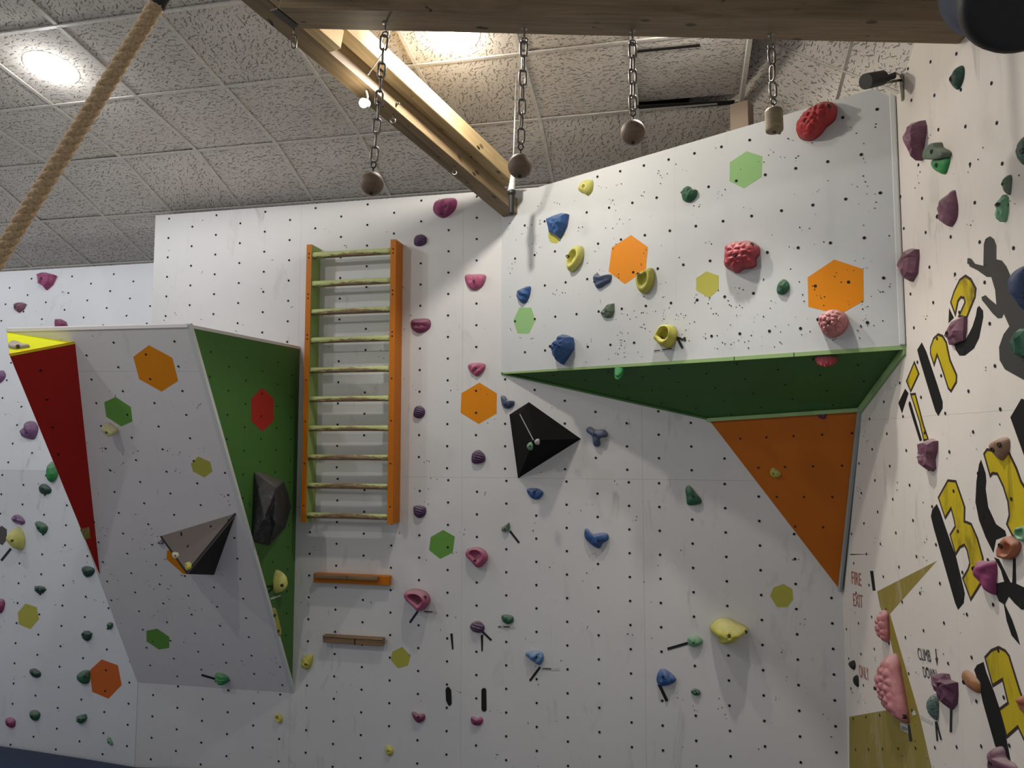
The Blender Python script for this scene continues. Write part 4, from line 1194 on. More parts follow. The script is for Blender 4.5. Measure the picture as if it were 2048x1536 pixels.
# ---- angled upper panel
H('U','c',[(700,740),(715,680),(760,625),(850,580),(920,585),(945,630),(940,700),(890,745),(860,790),(800,825),(730,800)],'h_red','brain','big red cobbled hold at the top of the angled panel',h=.12,bolt=[(768,708),(907,622)])
H('U','n',[(215,400),(230,340),(310,310),(360,298),(410,310),(450,295),(530,320),(600,380),(610,450),(575,500),(580,570),(520,600),(440,600),(360,640),(300,605),(230,570),(215,500)],'h_redpink','brain','dull red knobbly hold in the middle of the angled panel',h=.12,bolt=[(345,460),(530,355)])
H('U','n',[(1180,1090),(1195,1065),(1240,1040),(1310,1010),(1400,1015),(1480,1060),(1520,1130),(1505,1210),(1450,1270),(1350,1305),(1270,1285),(1220,1220),(1185,1150)],'h_brainpink','brain','pink cobbled hold under the large orange hexagon',h=.12,bolt=[(1318,1148),(1212,1120)])
H('U','k',[(885,200),(930,135),(990,105),(1070,115),(1090,160),(1080,250),(1030,297),(980,270),(920,245)],'h_lemon','dome','bright yellow hold near the top left of the angled panel',bolt=(972,185))
H('U','k',[(505,570),(600,515),(720,505),(803,518),(790,640),(750,730),(705,805),(640,760),(550,720),(520,640)],'h_blue','facet','blue shield-shaped hold over a pale yellow patch',peak=(640,610),bolt=(610,635))
H('U','k',[(770,1050),(785,990),(830,920),(890,880),(950,890),(980,960),(965,1060),(900,1150),(820,1190),(785,1150)],'h_lemon','jug','yellow shell-shaped jug left of the pointed orange hexagon',peak=(828,1015),bolt=(785,1003))
H('U','k',[(1065,1250),(1075,1215),(1110,1195),(1150,1230),(1200,1240),(1300,1220),(1300,1300),(1230,1340),(1140,1385),(1090,1340)],'h_slate','groove','dull blue saddle hold left of the olive ring jug',bolt=(1110,1305))
H('U','k',[(1575,1270),(1610,1200),(1700,1170),(1760,1140),(1800,1180),(1808,1300),(1770,1400),(1690,1450),(1620,1410)],'h_ochre','jug','olive yellow ring jug at the foot of the pointed orange hexagon',peak=(1655,1280),bolt=(1612,1220))
H('U','l',[(145,190),(180,145),(250,120),(312,118),(310,200),(280,265),(235,292),(180,260)],'h_blue','groove','blue grooved hold just above the light green hexagon',bolt=(205,205))
H('U','l',[(1017,385),(1060,320),(1110,290),(1165,290),(1172,370),(1150,430),(1090,442),(1040,425)],'h_greygreen','facet','grey green rock-like hold below the dull blue saddle',bolt=(1072,368))
H('U','l',[(1555,650),(1590,580),(1640,520),(1710,505),(1770,520),(1810,570),(1815,640),(1780,710),(1720,745),(1650,730),(1600,690)],'h_yellow','jug','yellow hold with a round cup and forked tape strips beside it',peak=(1680,580),h=.10,bolt=(1642,642))
H('U','l',[(468,740),(485,680),(560,630),(640,605),(740,640),(763,700),(760,760),(700,830),(615,915),(560,880),(500,810)],'h_blue','facet','largest blue hold, just above the green lip',h=.15,peak=(590,715),bolt=(510,745))
H('U','c',[(35,1130),(45,1095),(75,1082),(105,1105),(132,1110),(135,1145),(110,1175),(75,1183),(45,1165)],'h_green','rough','small green hold high on the angled panel, level with the bright yellow one',bolt=(57,1130))
H('U','n',[(775,790),(800,730),(845,700),(895,730),(918,790),(890,845),(840,868),(785,850)],'h_green','rough','small green hold left of the large orange hexagon',bolt=(830,785))
H('S','l',[(1170,965),(1190,930),(1230,920),(1275,935),(1280,985),(1240,1030),(1195,1015)],'h_brightgreen','ridge','bright green striped ball hold under the green lip',h=.085,bolt=(1230,1005))
H('S','f',[(822,640),(840,620),(890,612),(950,622),(958,645),(910,662),(840,662)],'h_redpink','brain','dull red cobbled hold on the dark green soffit',h=.065,bolt=False)
H('O','f',[(833,960),(860,945),(888,955),(885,985),(855,992),(840,980)],'h_plum','dome','small dark hold at the top of the orange panel')
# ---- right wall
H('R','S',[(555,420),(580,370),(650,312),(688,330),(685,400),(650,470),(615,500),(580,480)],'h_darkgreen','groove','dark green hold topmost on the right wall',bolt=(583,415))
H('R','S',[(200,860),(215,800),(280,750),(380,730),(400,770),(390,840),(360,930),(355,1010),(330,1045),(260,1000),(200,910)],'h_mauve','facet','large mauve wedge hold at the top of the corner bead',peak=(270,880),bolt=False)
H('R','S',[(375,985),(400,940),(485,900),(510,940),(583,970),(585,1010),(500,1030),(380,1030)],'h_greygreen','slab','grey green block hold stacked on a bright green one')
H('R','S',[(405,1040),(510,1030),(580,1020),(560,1100),(525,1148),(430,1110)],'h_brightgreen','dome','bright green hold directly under the grey green block',h=.03)
H('R','S',[(443,1420),(505,1365),(555,1295),(605,1265),(622,1310),(640,1390),(630,1480),(575,1545),(540,1545),(470,1500),(470,1470)],'h_mauve','groove','mauve ribbed hold midway up the right wall edge',bolt=(470,1470))
H('R','S',[(965,1220),(990,1165),(1040,1150),(1055,1190),(1030,1300),(990,1290)],'h_greygreen','dome','small grey green hold directly above the mint one')
H('R','S',[(915,1400),(940,1330),(1000,1300),(1028,1320),(1025,1430),(1000,1500),(960,1515),(920,1470)],'h_mint','facet','mint green faceted hold above the grey climber silhouette',bolt=(940,1385))
H('R','S',[(1070,980),(1110,900),(1144,840),(1250,830),(1250,1080),(1144,1095),(1090,1060)],'h_darkgreen','dome','dark green hold cut by the right frame edge near the top',bolt=(1130,970))
H('R','T',[(152,520),(200,420),(260,372),(340,378),(345,430),(325,560),(265,630),(215,600)],'h_mauve','facet','mauve wedge hold overlapping the corner bead, lower of two',bolt=False)
H('R','T',[(510,1050),(540,985),(620,910),(710,890),(705,1000),(690,1080),(560,1115)],'h_mauve','facet','mauve scooped hold between the yellow letters h and e',bolt=(540,1020))
H('R','o',[(830,330),(870,230),(950,170),(1024,155),(1150,180),(1150,640),(1000,610),(880,470)],'h_navy','dome','dark blue hold cut by the right frame edge on the climber silhouette',bolt=(1010,470))
H('R','o',[(885,1050),(890,930),(920,840),(990,800),(1080,820),(1080,1090),(970,1100),(910,1075)],'h_green','facet','green faceted hold on the knee of the climber silhouette',bolt=(930,935))
H('R','U',[(300,480),(330,400),(420,370),(487,390),(480,470),(455,530),(465,600),(430,625),(350,590),(330,540)],'h_mauve','facet','mauve hold at the foot of the yellow letter T',bolt=False)
H('R','q',[(630,580),(660,530),(720,510),(800,480),(860,490),(885,530),(870,640),(790,720),(720,690),(660,620)],'h_brown','dome','brown hold at the top of the yellow letter O',bolt=[(705,610),(770,565)])
H('R','p',[(720,320),(725,240),(780,150),(860,110),(930,140),(990,180),(1000,230),(950,310),(860,355),(780,345),(740,335)],'h_orange','jug','orange red scooped hold above the thin black figure',peak=(870,270),bolt=(780,215))
H('R','p',[(915,90),(930,30),(980,20),(1100,10),(1100,160),(980,165),(930,130)],'h_mint','jug','mint hold at the right frame edge beside the orange red scoop',peak=(960,90),bolt=False)
H('R','p',[(475,365),(600,370),(725,365),(755,460),(745,580),(750,700),(700,710),(580,630),(500,540),(480,450)],'h_magenta','groove','magenta shield hold on the lower bowl of the letter B',bolt=(500,450))
H('R','Y',[(310,640),(330,560),(355,535),(390,560),(405,640),(412,720),(395,745),(340,710),(310,665)],'h_brainpink','brain','small pink cobbled hold on the olive stripe',h=.06,bolt=False)
H('R','Y',[(290,960),(310,880),(350,830),(395,808),(430,850),(455,930),(490,1050),(525,1170),(535,1250),(480,1235),(400,1190),(340,1110),(300,1020)],'h_brainpink','brain','very large pink cobbled hold low on the right wall',h=.10,bolt=[(312,1030),(500,1205)])
H('R','r',[(35,620),(60,570),(150,560),(225,570),(250,630),(350,660),(355,780),(345,880),(280,940),(220,890),(160,780),(70,720)],'h_plum','facet','plum two-lobed hold beside the words about climbing down',bolt=False)
H('R','r',[(15,860),(50,790),(100,775),(140,830),(157,920),(140,1040),(110,1040),(40,950)],'h_speck','dome','speckled grey green leaf-shaped hold below the plum one',bolt=False)
H('R','r',[(355,590),(370,540),(410,528),(470,560),(560,640),(585,690),(580,770),(500,750),(400,680)],'h_amber','dome','amber slug-shaped hold against the black letter shadow',bolt=(410,655))
H('R','r',[(920,860),(960,800),(1024,780),(1120,790),(1120,1000),(1024,980),(940,915)],'h_orange','groove','orange hold cut by the right frame edge on the lowest yellow letter',bolt=False)
H('R','r',[(600,1390),(640,1340),(740,1310),(790,1360),(820,1440),(940,1500),(960,1600),(650,1600),(620,1470)],'h_mauve','dome','pink mauve hold cut by the bottom frame edge at the lower right',bolt=(680,1480))
H('R','Y',[(140,870),(180,855),(195,885),(185,915),(160,905)],'black_rubber','dome','black rubber foothold beside the word ONLY, upper of two',bolt=(178,885),h=.02)
H('R','Y',[(170,960),(205,950),(215,1000),(210,1025),(180,1005)],'black_rubber','dome','black rubber foothold beside the word ONLY, lower of two',h=.02,bolt=False)

# black rock hold on the green side panel: custom facets
bo = px('m', [(192,322),(240,318),(500,420),(545,540),(578,680),(520,892),(345,1090),(165,1045)])
rb = [VG.hit(*p) for p in bo]
def gh(x, y, h):
    r = ray(*px('m', [(x, y)])[0]); return r*((VG.n@VG.o+h)/(r@VG.n))
VGs = 1 if VG.n@VGn > 0 else -1
ra = gh(430, 490, .16*VGs); rbm = gh(415, 850, .17*VGs); rcn = gh(300, 800, .14*VGs); rdn = gh(345, 760, .115*VGs); ren = gh(385, 870, .13*VGs)
vs = rb+[ra, rbm, rcn, rdn, ren]
fs = [(0, 1, 8), (1, 2, 8), (2, 3, 8), (3, 4, 8), (4, 9, 8), (4, 5, 9), (5, 6, 9), (6, 7, 12), (6, 12, 9), (7, 10, 12), (7, 0, 10), (0, 8, 10), (8, 11, 10), (8, 9, 11), (9, 12, 11), (10, 11, 12), (0, 7, 6, 5, 4, 3, 2, 1)]
o = mesh_obj('climbing_hold', vs, fs, 'h_rock', origin=A_(rb).mean(0))
tag(o, 'large charcoal rock-shaped hold on the green side of the box', 'climbing hold')
bm_ = o.modifiers.new('bevel', 'BEVEL'); bm_.width = .008; bm_.segments = 2
for q_ in ((235, 478), (288, 716)):
    bo_ = bpy.data.objects.new('bolt', bolt_mesh()); C.objects.link(bo_); bo_.parent = o
    bo_.location = tuple(gh(q_[0], q_[1], .085*VGs)-A_(rb).mean(0)); bo_.rotation_euler = Vector(VGn).to_track_quat('Z', 'Y').to_euler()

# ------------------------------------------------------------------ tape strips and paper labels
def tape(pl, crop, p0, p1, wpx, lab):
    pln = PL[pl]; s = CR[crop][2]
    a = A_(px(crop, [p0])[0]); b_ = A_(px(crop, [p1])[0]); d = unit(b_-a); n_2 = A_([-d[1], d[0]])*wpx*s/2
    P = [a-n_2, b_-n_2, b_+n_2, a+n_2]
    o = plate('tape_strip', pln, [tuple(pln.uv(*p)) for p in P], 'tape_black', None, .0018, .0012)
    tag(o, lab, 'tape', 'black tape strips marking start holds'); return o
tape('U','l',(1805,635),(1905,672),20,'black tape strip pointing right from the cupped yellow hold')
tape('U','l',(1820,650),(1872,748),22,'black tape strip slanting down from the cupped yellow hold')
tape('W','h',(1228,148),(1282,218),12,'black tape strip below the grey green chip')
tape('W','h',(690,618),(643,685),12,'black tape strip below the large pink ring jug')
tape('W','h',(1065,735),(1120,788),12,'black tape strip slanting right from the dusty purple hold')
tape('W','h',(1405,945),(1345,1025),13,'black tape strip below the pale blue hold')
tape('W','j',(980,1310),(1098,1276),16,'black tape strip left of the mint green knob')
tape('W','P',(1318,1368),(1334,1402),6,'black tape strip below the blue ribbed hold low on the wall')
tape('V','g',(1180,990),(1258,1013),11,'black tape strip beside the striped green hold on the box')
tape('W','g',(65,252),(8,322),13,'black tape strip below the pale yellow ball on the left wall')
tape('G','g',(1557,473),(1602,473),10,'level black tape strip on the green side panel')
tape('G','g',(1600,476),(1560,517),10,'slanting black tape strip on the green side panel')
tape('R','r',(283,935),(278,1170),20,'black tape strip hanging below the plum hold')
tape('R','r',(125,1060),(140,1258),14,'left of the two tape strips below the speckled hold')
tape('R','r',(130,1060),(180,1248),14,'right of the two tape strips below the speckled hold')
tape('R','Y',(530,1262),(541,1366),9,'left of the two tape strips below the very large pink hold')
tape('R','Y',(535,1275),(549,1366),9,'right of the two tape strips below the very large pink hold')
def paper(pl, crop, pts, lab, lines_=()):
    pln = PL[pl]
    o = plate('paper_label', pln, [tuple(pln.uv(*p)) for p in px(crop, pts)], 'paper', None, .0014, .0008)
    tag(o, lab, 'label')
    for ln in lines_:
        plate('printed_line', pln, [tuple(pln.uv(*p)) for p in px(crop, ln)], 'ink_print', o, .0022, .0004)
paper('W','h',[(1155,700),(1255,703),(1255,720),(1155,718)],'white paper strip under the small green hold',[[(1160,706),(1180,706),(1180,713),(1160,713)],[(1190,706),(1228,707),(1228,714),(1190,713)]])
paper('W','h',[(1412,945),(1520,950),(1520,965),(1412,962)],'white paper strip right of the pale blue hold',[[(1420,950),(1470,952),(1470,959),(1420,957)]])
paper('W','h',[(705,612),(805,616),(805,630),(705,628)],'white paper strip right of the large pink ring jug',[[(728,617),(775,619),(775,626),(728,624)]])
paper('U','l',[(1575,765),(1770,740),(1770,770),(1575,790)],'white paper strip under the cupped yellow hold',[[(1580,772),(1640,765),(1640,775),(1580,783)],[(1665,760),(1760,748),(1760,760),(1665,772)]])
paper('R','Y',[(478,1248),(532,1262),(528,1318),(480,1292)],'printed paper tag at the lower tip of the very large pink hold',[[(484,1272),(526,1286),(526,1291),(484,1277)],[(484,1283),(526,1297),(526,1302),(484,1288)]])
paper('R','Y',[(608,1200),(680,1240),(680,1262),(608,1225)],'slanted white paper strip left of the speckled hold')
paper('R','Y',[(552,1175),(568,1172),(578,1200),(556,1205)],'small crumpled white paper bit on the olive stripe')
paper('G','g',[(1582,540),(1640,522),(1642,530),(1584,552)],'small white paper strip under the egg-shaped hold')

# ------------------------------------------------------------------ ladder of rungs on the back wall
LD = .14
def wl_(x, y, h):                                     # point at height h above back wall through a pixel
    return at_h(WB, x, y, h)
lt = empty('campus_ladder', WB.w(*(WB.loc(wl_(690, 1050, 0)))))
tag(lt, 'orange ladder of ten worn rungs fixed to the back wall', 'ladder')
def fr(o): return (o, exW, ZZ, WB.n)                  # local x right, y up, z out of wall
lxl = WB.loc(wl_(612.5, 780, LD))[0]; lxr = WB.loc(wl_(779.5, 780, LD))[0]
rw = .041
zt_l = wl_(617, 489, LD)[2]; zb_l = wl_(608, 1045, LD)[2]
zt_r = wl_(785, 479, LD)[2]; zb_r = wl_(778, 1048, LD)[2]
xL0 = WB.loc(wl_(611, 600, LD))[0]; xR0 = WB.loc(wl_(778.5, 700, LD))[0]
for nm, x_0, z0, z1 in (('rail', xL0, zb_l, zt_l), ('rail', xR0, zb_r, zt_r)):
    o = A_(WB.w(x_0+rw/2, (z0+z1)/2, LD/2))
    v, f = box_frame((-rw/2, -(z1-z0)/2, -LD/2), (rw/2, (z1-z0)/2, LD/2))
    left = x_0 == xL0
    # orange outside and front, pale green on the inner face
    fm = [0]*6
    fm[3 if left else 5] = 1
    ob = mesh_obj(nm, v, f, None, lt, frame=fr(o), mats=['ladder_orange', 'ladder_green'], fmat=fm)
    # screw heads
    vs, fs = [], []
    for zz_ in np.linspace(-(z1-z0)/2+.12, (z1-z0)/2-.1, 7):
        for dz_ in ((0, .03) if zz_ > .3 else (0,)):
            o_ = len(vs)
            for k in range(8): vs.append((.006*math.cos(k*PI/4), zz_+dz_+.006*math.sin(k*PI/4), LD/2+.0012))
            fs.append(tuple(range(o_, o_+8)))
    sh_ = mesh_obj('screw_heads', vs, fs, 'black_hole', ob, frame=fr(o)); sh_['kind'] = 'stuff'
ry = [(510,505),(568,563),(625,620),(682,677),(742,738),(800,797),(860,855),(917,915),(975,972),(1035,1032)]
xr0 = xL0+rw; xr1 = xR0
random.seed(2)
for i, (ya, yb) in enumerate(ry):
    z = (wl_(640, ya-1, .11)[2]+wl_(770, yb-1, .11)[2])/2
    o = A_(WB.w((xr0+xr1)/2, z, .105)); hw = (xr1-xr0)/2+.001
    # flattened dowel, worn thinner in the middle
    vs, fs = [], []
    K = 15
    for q in range(K):
        x_ = -hw+2*hw*q/(K-1); wear = 1-.12*(1-(x_/hw)**2)*(i/9.)+random.uniform(-.02, .02)
        for k in range(12):
            an = 2*PI*k/12
            cs, sn = math.cos(an), math.sin(an)
            e = .55
            vs.append((x_, .0215*wear*math.copysign(abs(sn)**e, sn), .029*wear*math.copysign(abs(cs)**e, cs)))
    for q in range(K-1):
        for k in range(12):
            l = (k+1) % 12; fs.append((q*12+k, (q+1)*12+k, (q+1)*12+l, q*12+l))
    fs.append(tuple(range(12))); fs.append(tuple((K-1)*12+k for k in range(11, -1, -1)))
    # local x along, y out?, keep z up in the material: frame x right, y towards wall, z up
    vs = [(a, -c, b) for a, b, c in vs]
    mesh_obj('rung', vs, [tuple(reversed(g)) for g in fs], ('rung_light', 'rung_light', 'rung_mid', 'rung_light', 'rung_mid', 'rung_mid', 'rung_mid', 'rung_worn', 'rung_worn', 'rung_worn')[i], lt, frame=(o, exW, -WB.n, ZZ), smooth=True)

# campus boards under the ladder
def board(lab, crop, x0_, x1_, yt, yb_, dep, mat, rail=None):
    a0 = WB.loc(wl_(*px(crop, [(x0_, yt)])[0], dep)); a1 = WB.loc(wl_(*px(crop, [(x1_, yt)])[0], dep)); b0 = WB.loc(wl_(*px(crop, [(x0_, yb_)])[0], dep))
    ln = a1[0]-a0[0]; hh = a0[1]-b0[1]; zc = (a0[1]+b0[1])/2-(.5*(a0[1]-a1[1]))
    o = A_(WB.w((a0[0]+a1[0])/2, zc, 0))
    t_ = empty('campus_board', o); tag(t_, lab, 'campus board')
    v, f = box_frame((-ln/2, -dep, -hh/2), (ln/2, 0, hh/2))
    b1_ = mesh_obj('board', v, f, mat, t_, frame=(o, exW, -WB.n, ZZ)); bevel(b1_, .004)
    return t_, o, ln, hh
t_, o, ln, hh = board('short orange campus board with two worn wooden strips, below the ladder', 'u', 455, 1490, 475, 600, .05, 'ladder_orange')
for x_0, x_1 in ((-.46, -.035), (-.03, .37)):
    v, f = box_frame((x_0*ln, -.085, hh*.05), (x_1*ln, -.05, hh*.5))
    o2 = mesh_obj('wood_strip', v, f, 'rail_wood', t_, frame=(o, exW, -WB.n, ZZ)); bevel(o2, .007, 2)
t_, o, ln, hh = board('short bare wooden campus board, lowest below the ladder', 'u', 582, 1400, 1325, 1425, .05, 'rail_wood')
v, f = box_frame((ln*.035, -.052, -hh*.5), (ln*.05, -.049, hh*.3))
mesh_obj('crack', v, f, 'black_hole', t_, frame=(o, exW, -WB.n, ZZ))
v, f = box_frame((-ln/2, -.058, hh*.28), (ln/2, -.045, hh*.5))
o2 = mesh_obj('wood_strip', v, f, 'rail_wood', t_, frame=(o, exW, -WB.n, ZZ)); bevel(o2, .004)

# ------------------------------------------------------------------ timbers
bL = atz(600, 58, 1.97); bR = RW.hit(1917, 89)            # far lower edge: left joint, right end on the wall
bd = unit(bR-bL); bs = unit(np.cross(ZZ, bd)); bn = unit(np.cross(bd, bs))
if bn[2] < 0: bn = -bn
def under(x, y):                                          # point on the underside of the long beam
    r = ray(x, y); return r*((bL@bn)/(r@bn))
bwid = abs((under(900, 23)-bL)@bs)
pA = bL-bd*.03-bs*bwid/2; pB = bR-bs*bwid/2
cen = (pA+pB)/2+bn*.12; Lb = np.linalg.norm(pB-pA)
v, f = box_frame((-Lb/2, -bwid/2, -.12), (Lb/2, bwid/2, .12))
o = mesh_obj('timber_beam', v, f, 'beam_wood', frame=(cen, bd, bs, bn)); bevel(o, .004)
tag(o, 'long horizontal wooden beam across the top carrying hanging grips', 'beam')
# diagonal beam to the inner corner: two stacked timbers
e0 = WB.hit(1006, 425)
zB2 = 1.60
L0 = atz(1003, 432, zB2); L1 = atz(520, 33, 2.03); R0 = atz(1033, 405, zB2); R1 = atz(606, 60, 2.0)
dd = unit(L1-L0); ds_ = unit(np.cross(dd, ZZ)); zz2 = unit(np.cross(ds_, dd))
if zz2[2] < 0: zz2 = -zz2
if ds_ @ (R1-L1) < 0: ds_ = -ds_
wd2 = abs((R1-L1)@ds_)
end0 = L0+ds_*wd2/2
Lb2 = np.linalg.norm(L1-L0)+.75
HB = .112
rh = np.cross(dd, ds_) @ zz2 > 0
def bfr(c): return (c, dd, ds_, zz2) if rh else (c, -dd, ds_, zz2)
c2_ = end0+dd*(Lb2/2-.02)+zz2*HB/2
v, f = box_frame((-Lb2/2, -wd2/2, -HB/2), (Lb2/2, wd2/2, HB/2))
o = mesh_obj('timber_beam', v, f, 'beam_wood', frame=bfr(c2_)); bevel(o, .004)
tag(o, 'diagonal wooden beam running up from the inner corner of the walls', 'beam')
c3_ = c2_+zz2*(HB+.001)+ds_*(wd2*.7)
Lb3 = Lb2-.2
v, f = box_frame((-Lb3/2, -wd2/2, -HB/2), (Lb3/2, wd2/2, HB/2))
o = mesh_obj('timber_beam', v, f, 'pale_wood', frame=bfr(c3_+dd*.1)); bevel(o, .004)
tag(o, 'pale second timber lying along the top of the diagonal beam', 'beam')
# block that fills the step near the horizontal beam
cb = c2_+dd*(Lb2/2-.62)+ds_*(wd2*.82)
v, f = box_frame((-.45, -wd2*.31, -HB/2+.002), (.45, wd2*.31, HB/2-.002))
o = mesh_obj('timber_block', v, f, 'pale_wood', frame=bfr(cb)); bevel(o, .003)
tag(o, 'short pale timber packing block at the upper end of the diagonal beam', 'timber block')
# black hinge plate at the joint of both beams
v, f = box_frame((-.075, -.02, -.005), (.075, .02, .003))
hdir = unit(atz(598, 56, 1.95)-atz(545, 14, 1.95)); hs_ = unit(np.cross(ZZ, hdir))
o = mesh_obj('hinge_plate', v, f, 'dark_steel', frame=(atz(570, 36, 1.93), hdir, hs_, ZZ))
tag(o, 'black metal plate where the two wooden beams meet', 'bracket')
# post stub behind the angled panel
pp = UP.hit(1470, 235)-UP.n*.12
v, f = box_frame((-.055, -.05, -.30), (.055, .05, .12))
o = mesh_obj('timber_post', v, f, 'raw_timber', frame=(pp+ZZ*0.0, UP.ex, -UP.n, ZZ)); bevel(o, .003)
tag(o, 'short timber post standing behind the top of the angled panel', 'post')
# grey joist piece beside it

# ------------------------------------------------------------------ hanging grips
def link_mesh(L, W_, r):
    pts = []
    for k in range(20):
        an = 2*PI*k/20
        x_ = (W_/2-r)*math.cos(an); y_ = (W_/2-r)*math.sin(an)
        y_ += math.copysign((L-W_)/2, math.sin(an)) if abs(math.sin(an)) > 1e-6 else 0
        pts.append((x_, 0, y_))
    return tube(pts, r, 7, closed=True)
lv, lf = link_mesh(.082, .042, .0056)
LINK = bpy.data.meshes.new('chain_link'); LINK.from_pydata([tuple(map(float, p)) for p in lv], [], lf); LINK.materials.append(MAT['steel'])
LINK.polygons.foreach_set('use_smooth', [True]*len(LINK.polygons))
def hanging(top_px, bot_px, rpx, kind, lab, shape):
    tp = under(*top_px)
    # keep plumb plane: same depth at the bottom
    rb_ = ray(*bot_px); bp = rb_*(tp[1]/rb_[1])
    dep = bp@fw; R_ = rpx*dep/FPX
    t_ = empty('hanging_grip', tp); tag(t_, lab, 'hanging grip', 'grips hanging on chains from the beam')
    ax = unit(bp-tp)
    # eye bolt
    v1 = lathe(tp+ZZ*.01, -ZZ, [(0, .016), (.012, .016), (.012, .005), (.045, .005)], 10)
    ring = [tp-ZZ*.055+A_([.013*math.cos(2*PI*k/14), 0, .013*math.sin(2*PI*k/14)]) for k in range(14)]
    v2 = tube(ring, .0042, 6, closed=True)
    v, f = join(v1, v2); mesh_obj('eye_bolt', v, f, 'steel', t_, origin=tp, smooth=True)
    top_grip = bp-ax*(R_ if shape == 'ball' else rpx*1.35*dep/FPX)
    st = tp+ax*.062; en = top_grip-ax*.05
    total = np.linalg.norm(en-st); n_l = max(3, int(round(total/.066))); pit = total/n_l
    for k in range(n_l):
        c_ = st+ax*(pit*(k+.5))
        lo = bpy.data.objects.new('chain_link', LINK); C.objects.link(lo); lo.parent = t_
        q = Vector(-ax).to_track_quat('Z', 'Y').to_matrix().to_4x4() @ Matrix.Rotation((0.25 if k % 2 else 0.25+PI/2), 4, 'Z')
        lo.matrix_local = Matrix.Translation(tuple(c_-tp)) @ q
        lo.scale = (1, 1, 1)
    # twisted hook into the grip
    ring = [top_grip-ax*.034+A_([.011*math.cos(2*PI*k/14), .004*math.sin(2*PI*k/14), .016*math.sin(2*PI*k/14)]) for k in range(14)]
    v1 = tube(ring, .0036, 6, closed=True); v2 = tube([top_grip-ax*.018, top_grip+ax*.01], .004, 6)
    v, f = join(v1, v2); mesh_obj('hook', v, f, 'dark_steel', t_, origin=tp, smooth=True)
    if shape == 'ball':
        prof = [(R_*(1-math.cos(PI*k/16)), max(.001, R_*math.sin(PI*k/16))) for k in range(1, 16)]
        prof = [(0, R_*.08)]+prof+[(2*R_, R_*.08)]
        v, f = lathe(bp-ax*R_, ax, prof, 28)
    else:
        Hh = rpx*1.35*dep/FPX
        v, f = lathe(bp-ax*Hh, ax, [(0, R_*.82), (.006, R_*.93), (.014, R_), (2*Hh-.012, R_), (2*Hh-.004, R_*.95), (2*Hh, R_*.88)], 28)
    g = mesh_obj('wooden_'+('ball' if shape == 'ball' else 'cylinder'), v, f, 'ball_wood' if shape == 'ball' else 'cylinder_wood', t_, origin=bp, smooth=(shape == 'ball'))
    if shape != 'ball': bevel(g, .004, 2)
    bo_ = bpy.data.objects.new('bolt', bolt_mesh()); C.objects.link(bo_); bo_.parent = t_
    qd = unit(ax-unit(bp)*.45); off = R_ if shape == 'ball' else rpx*1.35*dep/FPX
    qd = qd if shape == 'ball' else ax
    bo_.location = tuple(bp+qd*(off+.001)-tp); bo_.rotation_euler = Vector(qd).to_track_quat('Z', 'Y').to_euler()
hanging((771, 46), (744, 367), 23.5, 0, 'wooden ball on a chain, leftmost of the four hanging grips', 'ball')
hanging((1049, 58), (1040, 332), 24.5, 1, 'wooden ball on a chain, lowest over the end of the diagonal beam', 'ball')
hanging((1265, 62), (1266, 265), 25, 2, 'wooden ball on a chain, over the middle of the angled panel', 'ball')
hanging((1542, 70), (1548, 241), 17.5, 3, 'wooden cylinder on a chain beside the big red hold', 'cyl')

# quick link hanging at the joint of the beams, eye screws under the diagonal beam
o0 = under(588, 60)
v, f = link_mesh(.075, .034, .0045)
v2 = [A_(p)+A_([0, 0, -.058]) for p in v]
vv = join((v2, f), tube([(0, 0, .008), (0, 0, -.02)], .004, 6))
o = mesh_obj('quick_link', vv[0], vv[1], 'steel', frame=(o0, A_([.9, .3, 0]), A_([-.3, .9, 0]), ZZ), smooth=True)
tag(o, 'steel quick link dangling near the joint of the beams', 'quick link')
for p_, lab in (((786, 228), 'steel eye screw under the diagonal beam beside the first chain'), ((909, 333), 'steel eye screw under the diagonal beam nearer the wall corner')):
    r_ = ray(*p_); o0 = r_*((end0@zz2)/(r_@zz2))
    ring = [(.014*math.cos(2*PI*k/14), 0, -.040+.014*math.sin(2*PI*k/14)) for k in range(14)]
    v, f = join(tube(ring, .0045, 6, closed=True), tube([(0, 0, .01), (0, 0, -.026)], .0045, 6))
    o = mesh_obj('eye_screw', v, f, 'steel', frame=(o0, A_([1., 0, 0]), A_([0, 1., 0]), ZZ), smooth=True)
    tag(o, lab, 'eye screw', 'eye screws')
for p_, lab in (((793, 208), 'bolt end standing on the diagonal beam, farther from the wall'), ((917, 312), 'bolt end standing on the diagonal beam, nearer the wall')):
    r_ = ray(*p_); base = c2_+ZZ*.085
    P = r_*(base[2]/r_[2]) if False else None
    nrm = ds_
    P = r_*(((end0+ds_*wd2/2)@nrm)/(r_@nrm))
    v, f = lathe(P-ds_*.008, ds_, [(0, .008), (.02, .008), (.02, .004), (.03, .004)], 10)
    o = mesh_obj('bolt_end', v, f, 'steel', origin=P); tag(o, lab, 'bolt', 'bolt ends in the diagonal beam')
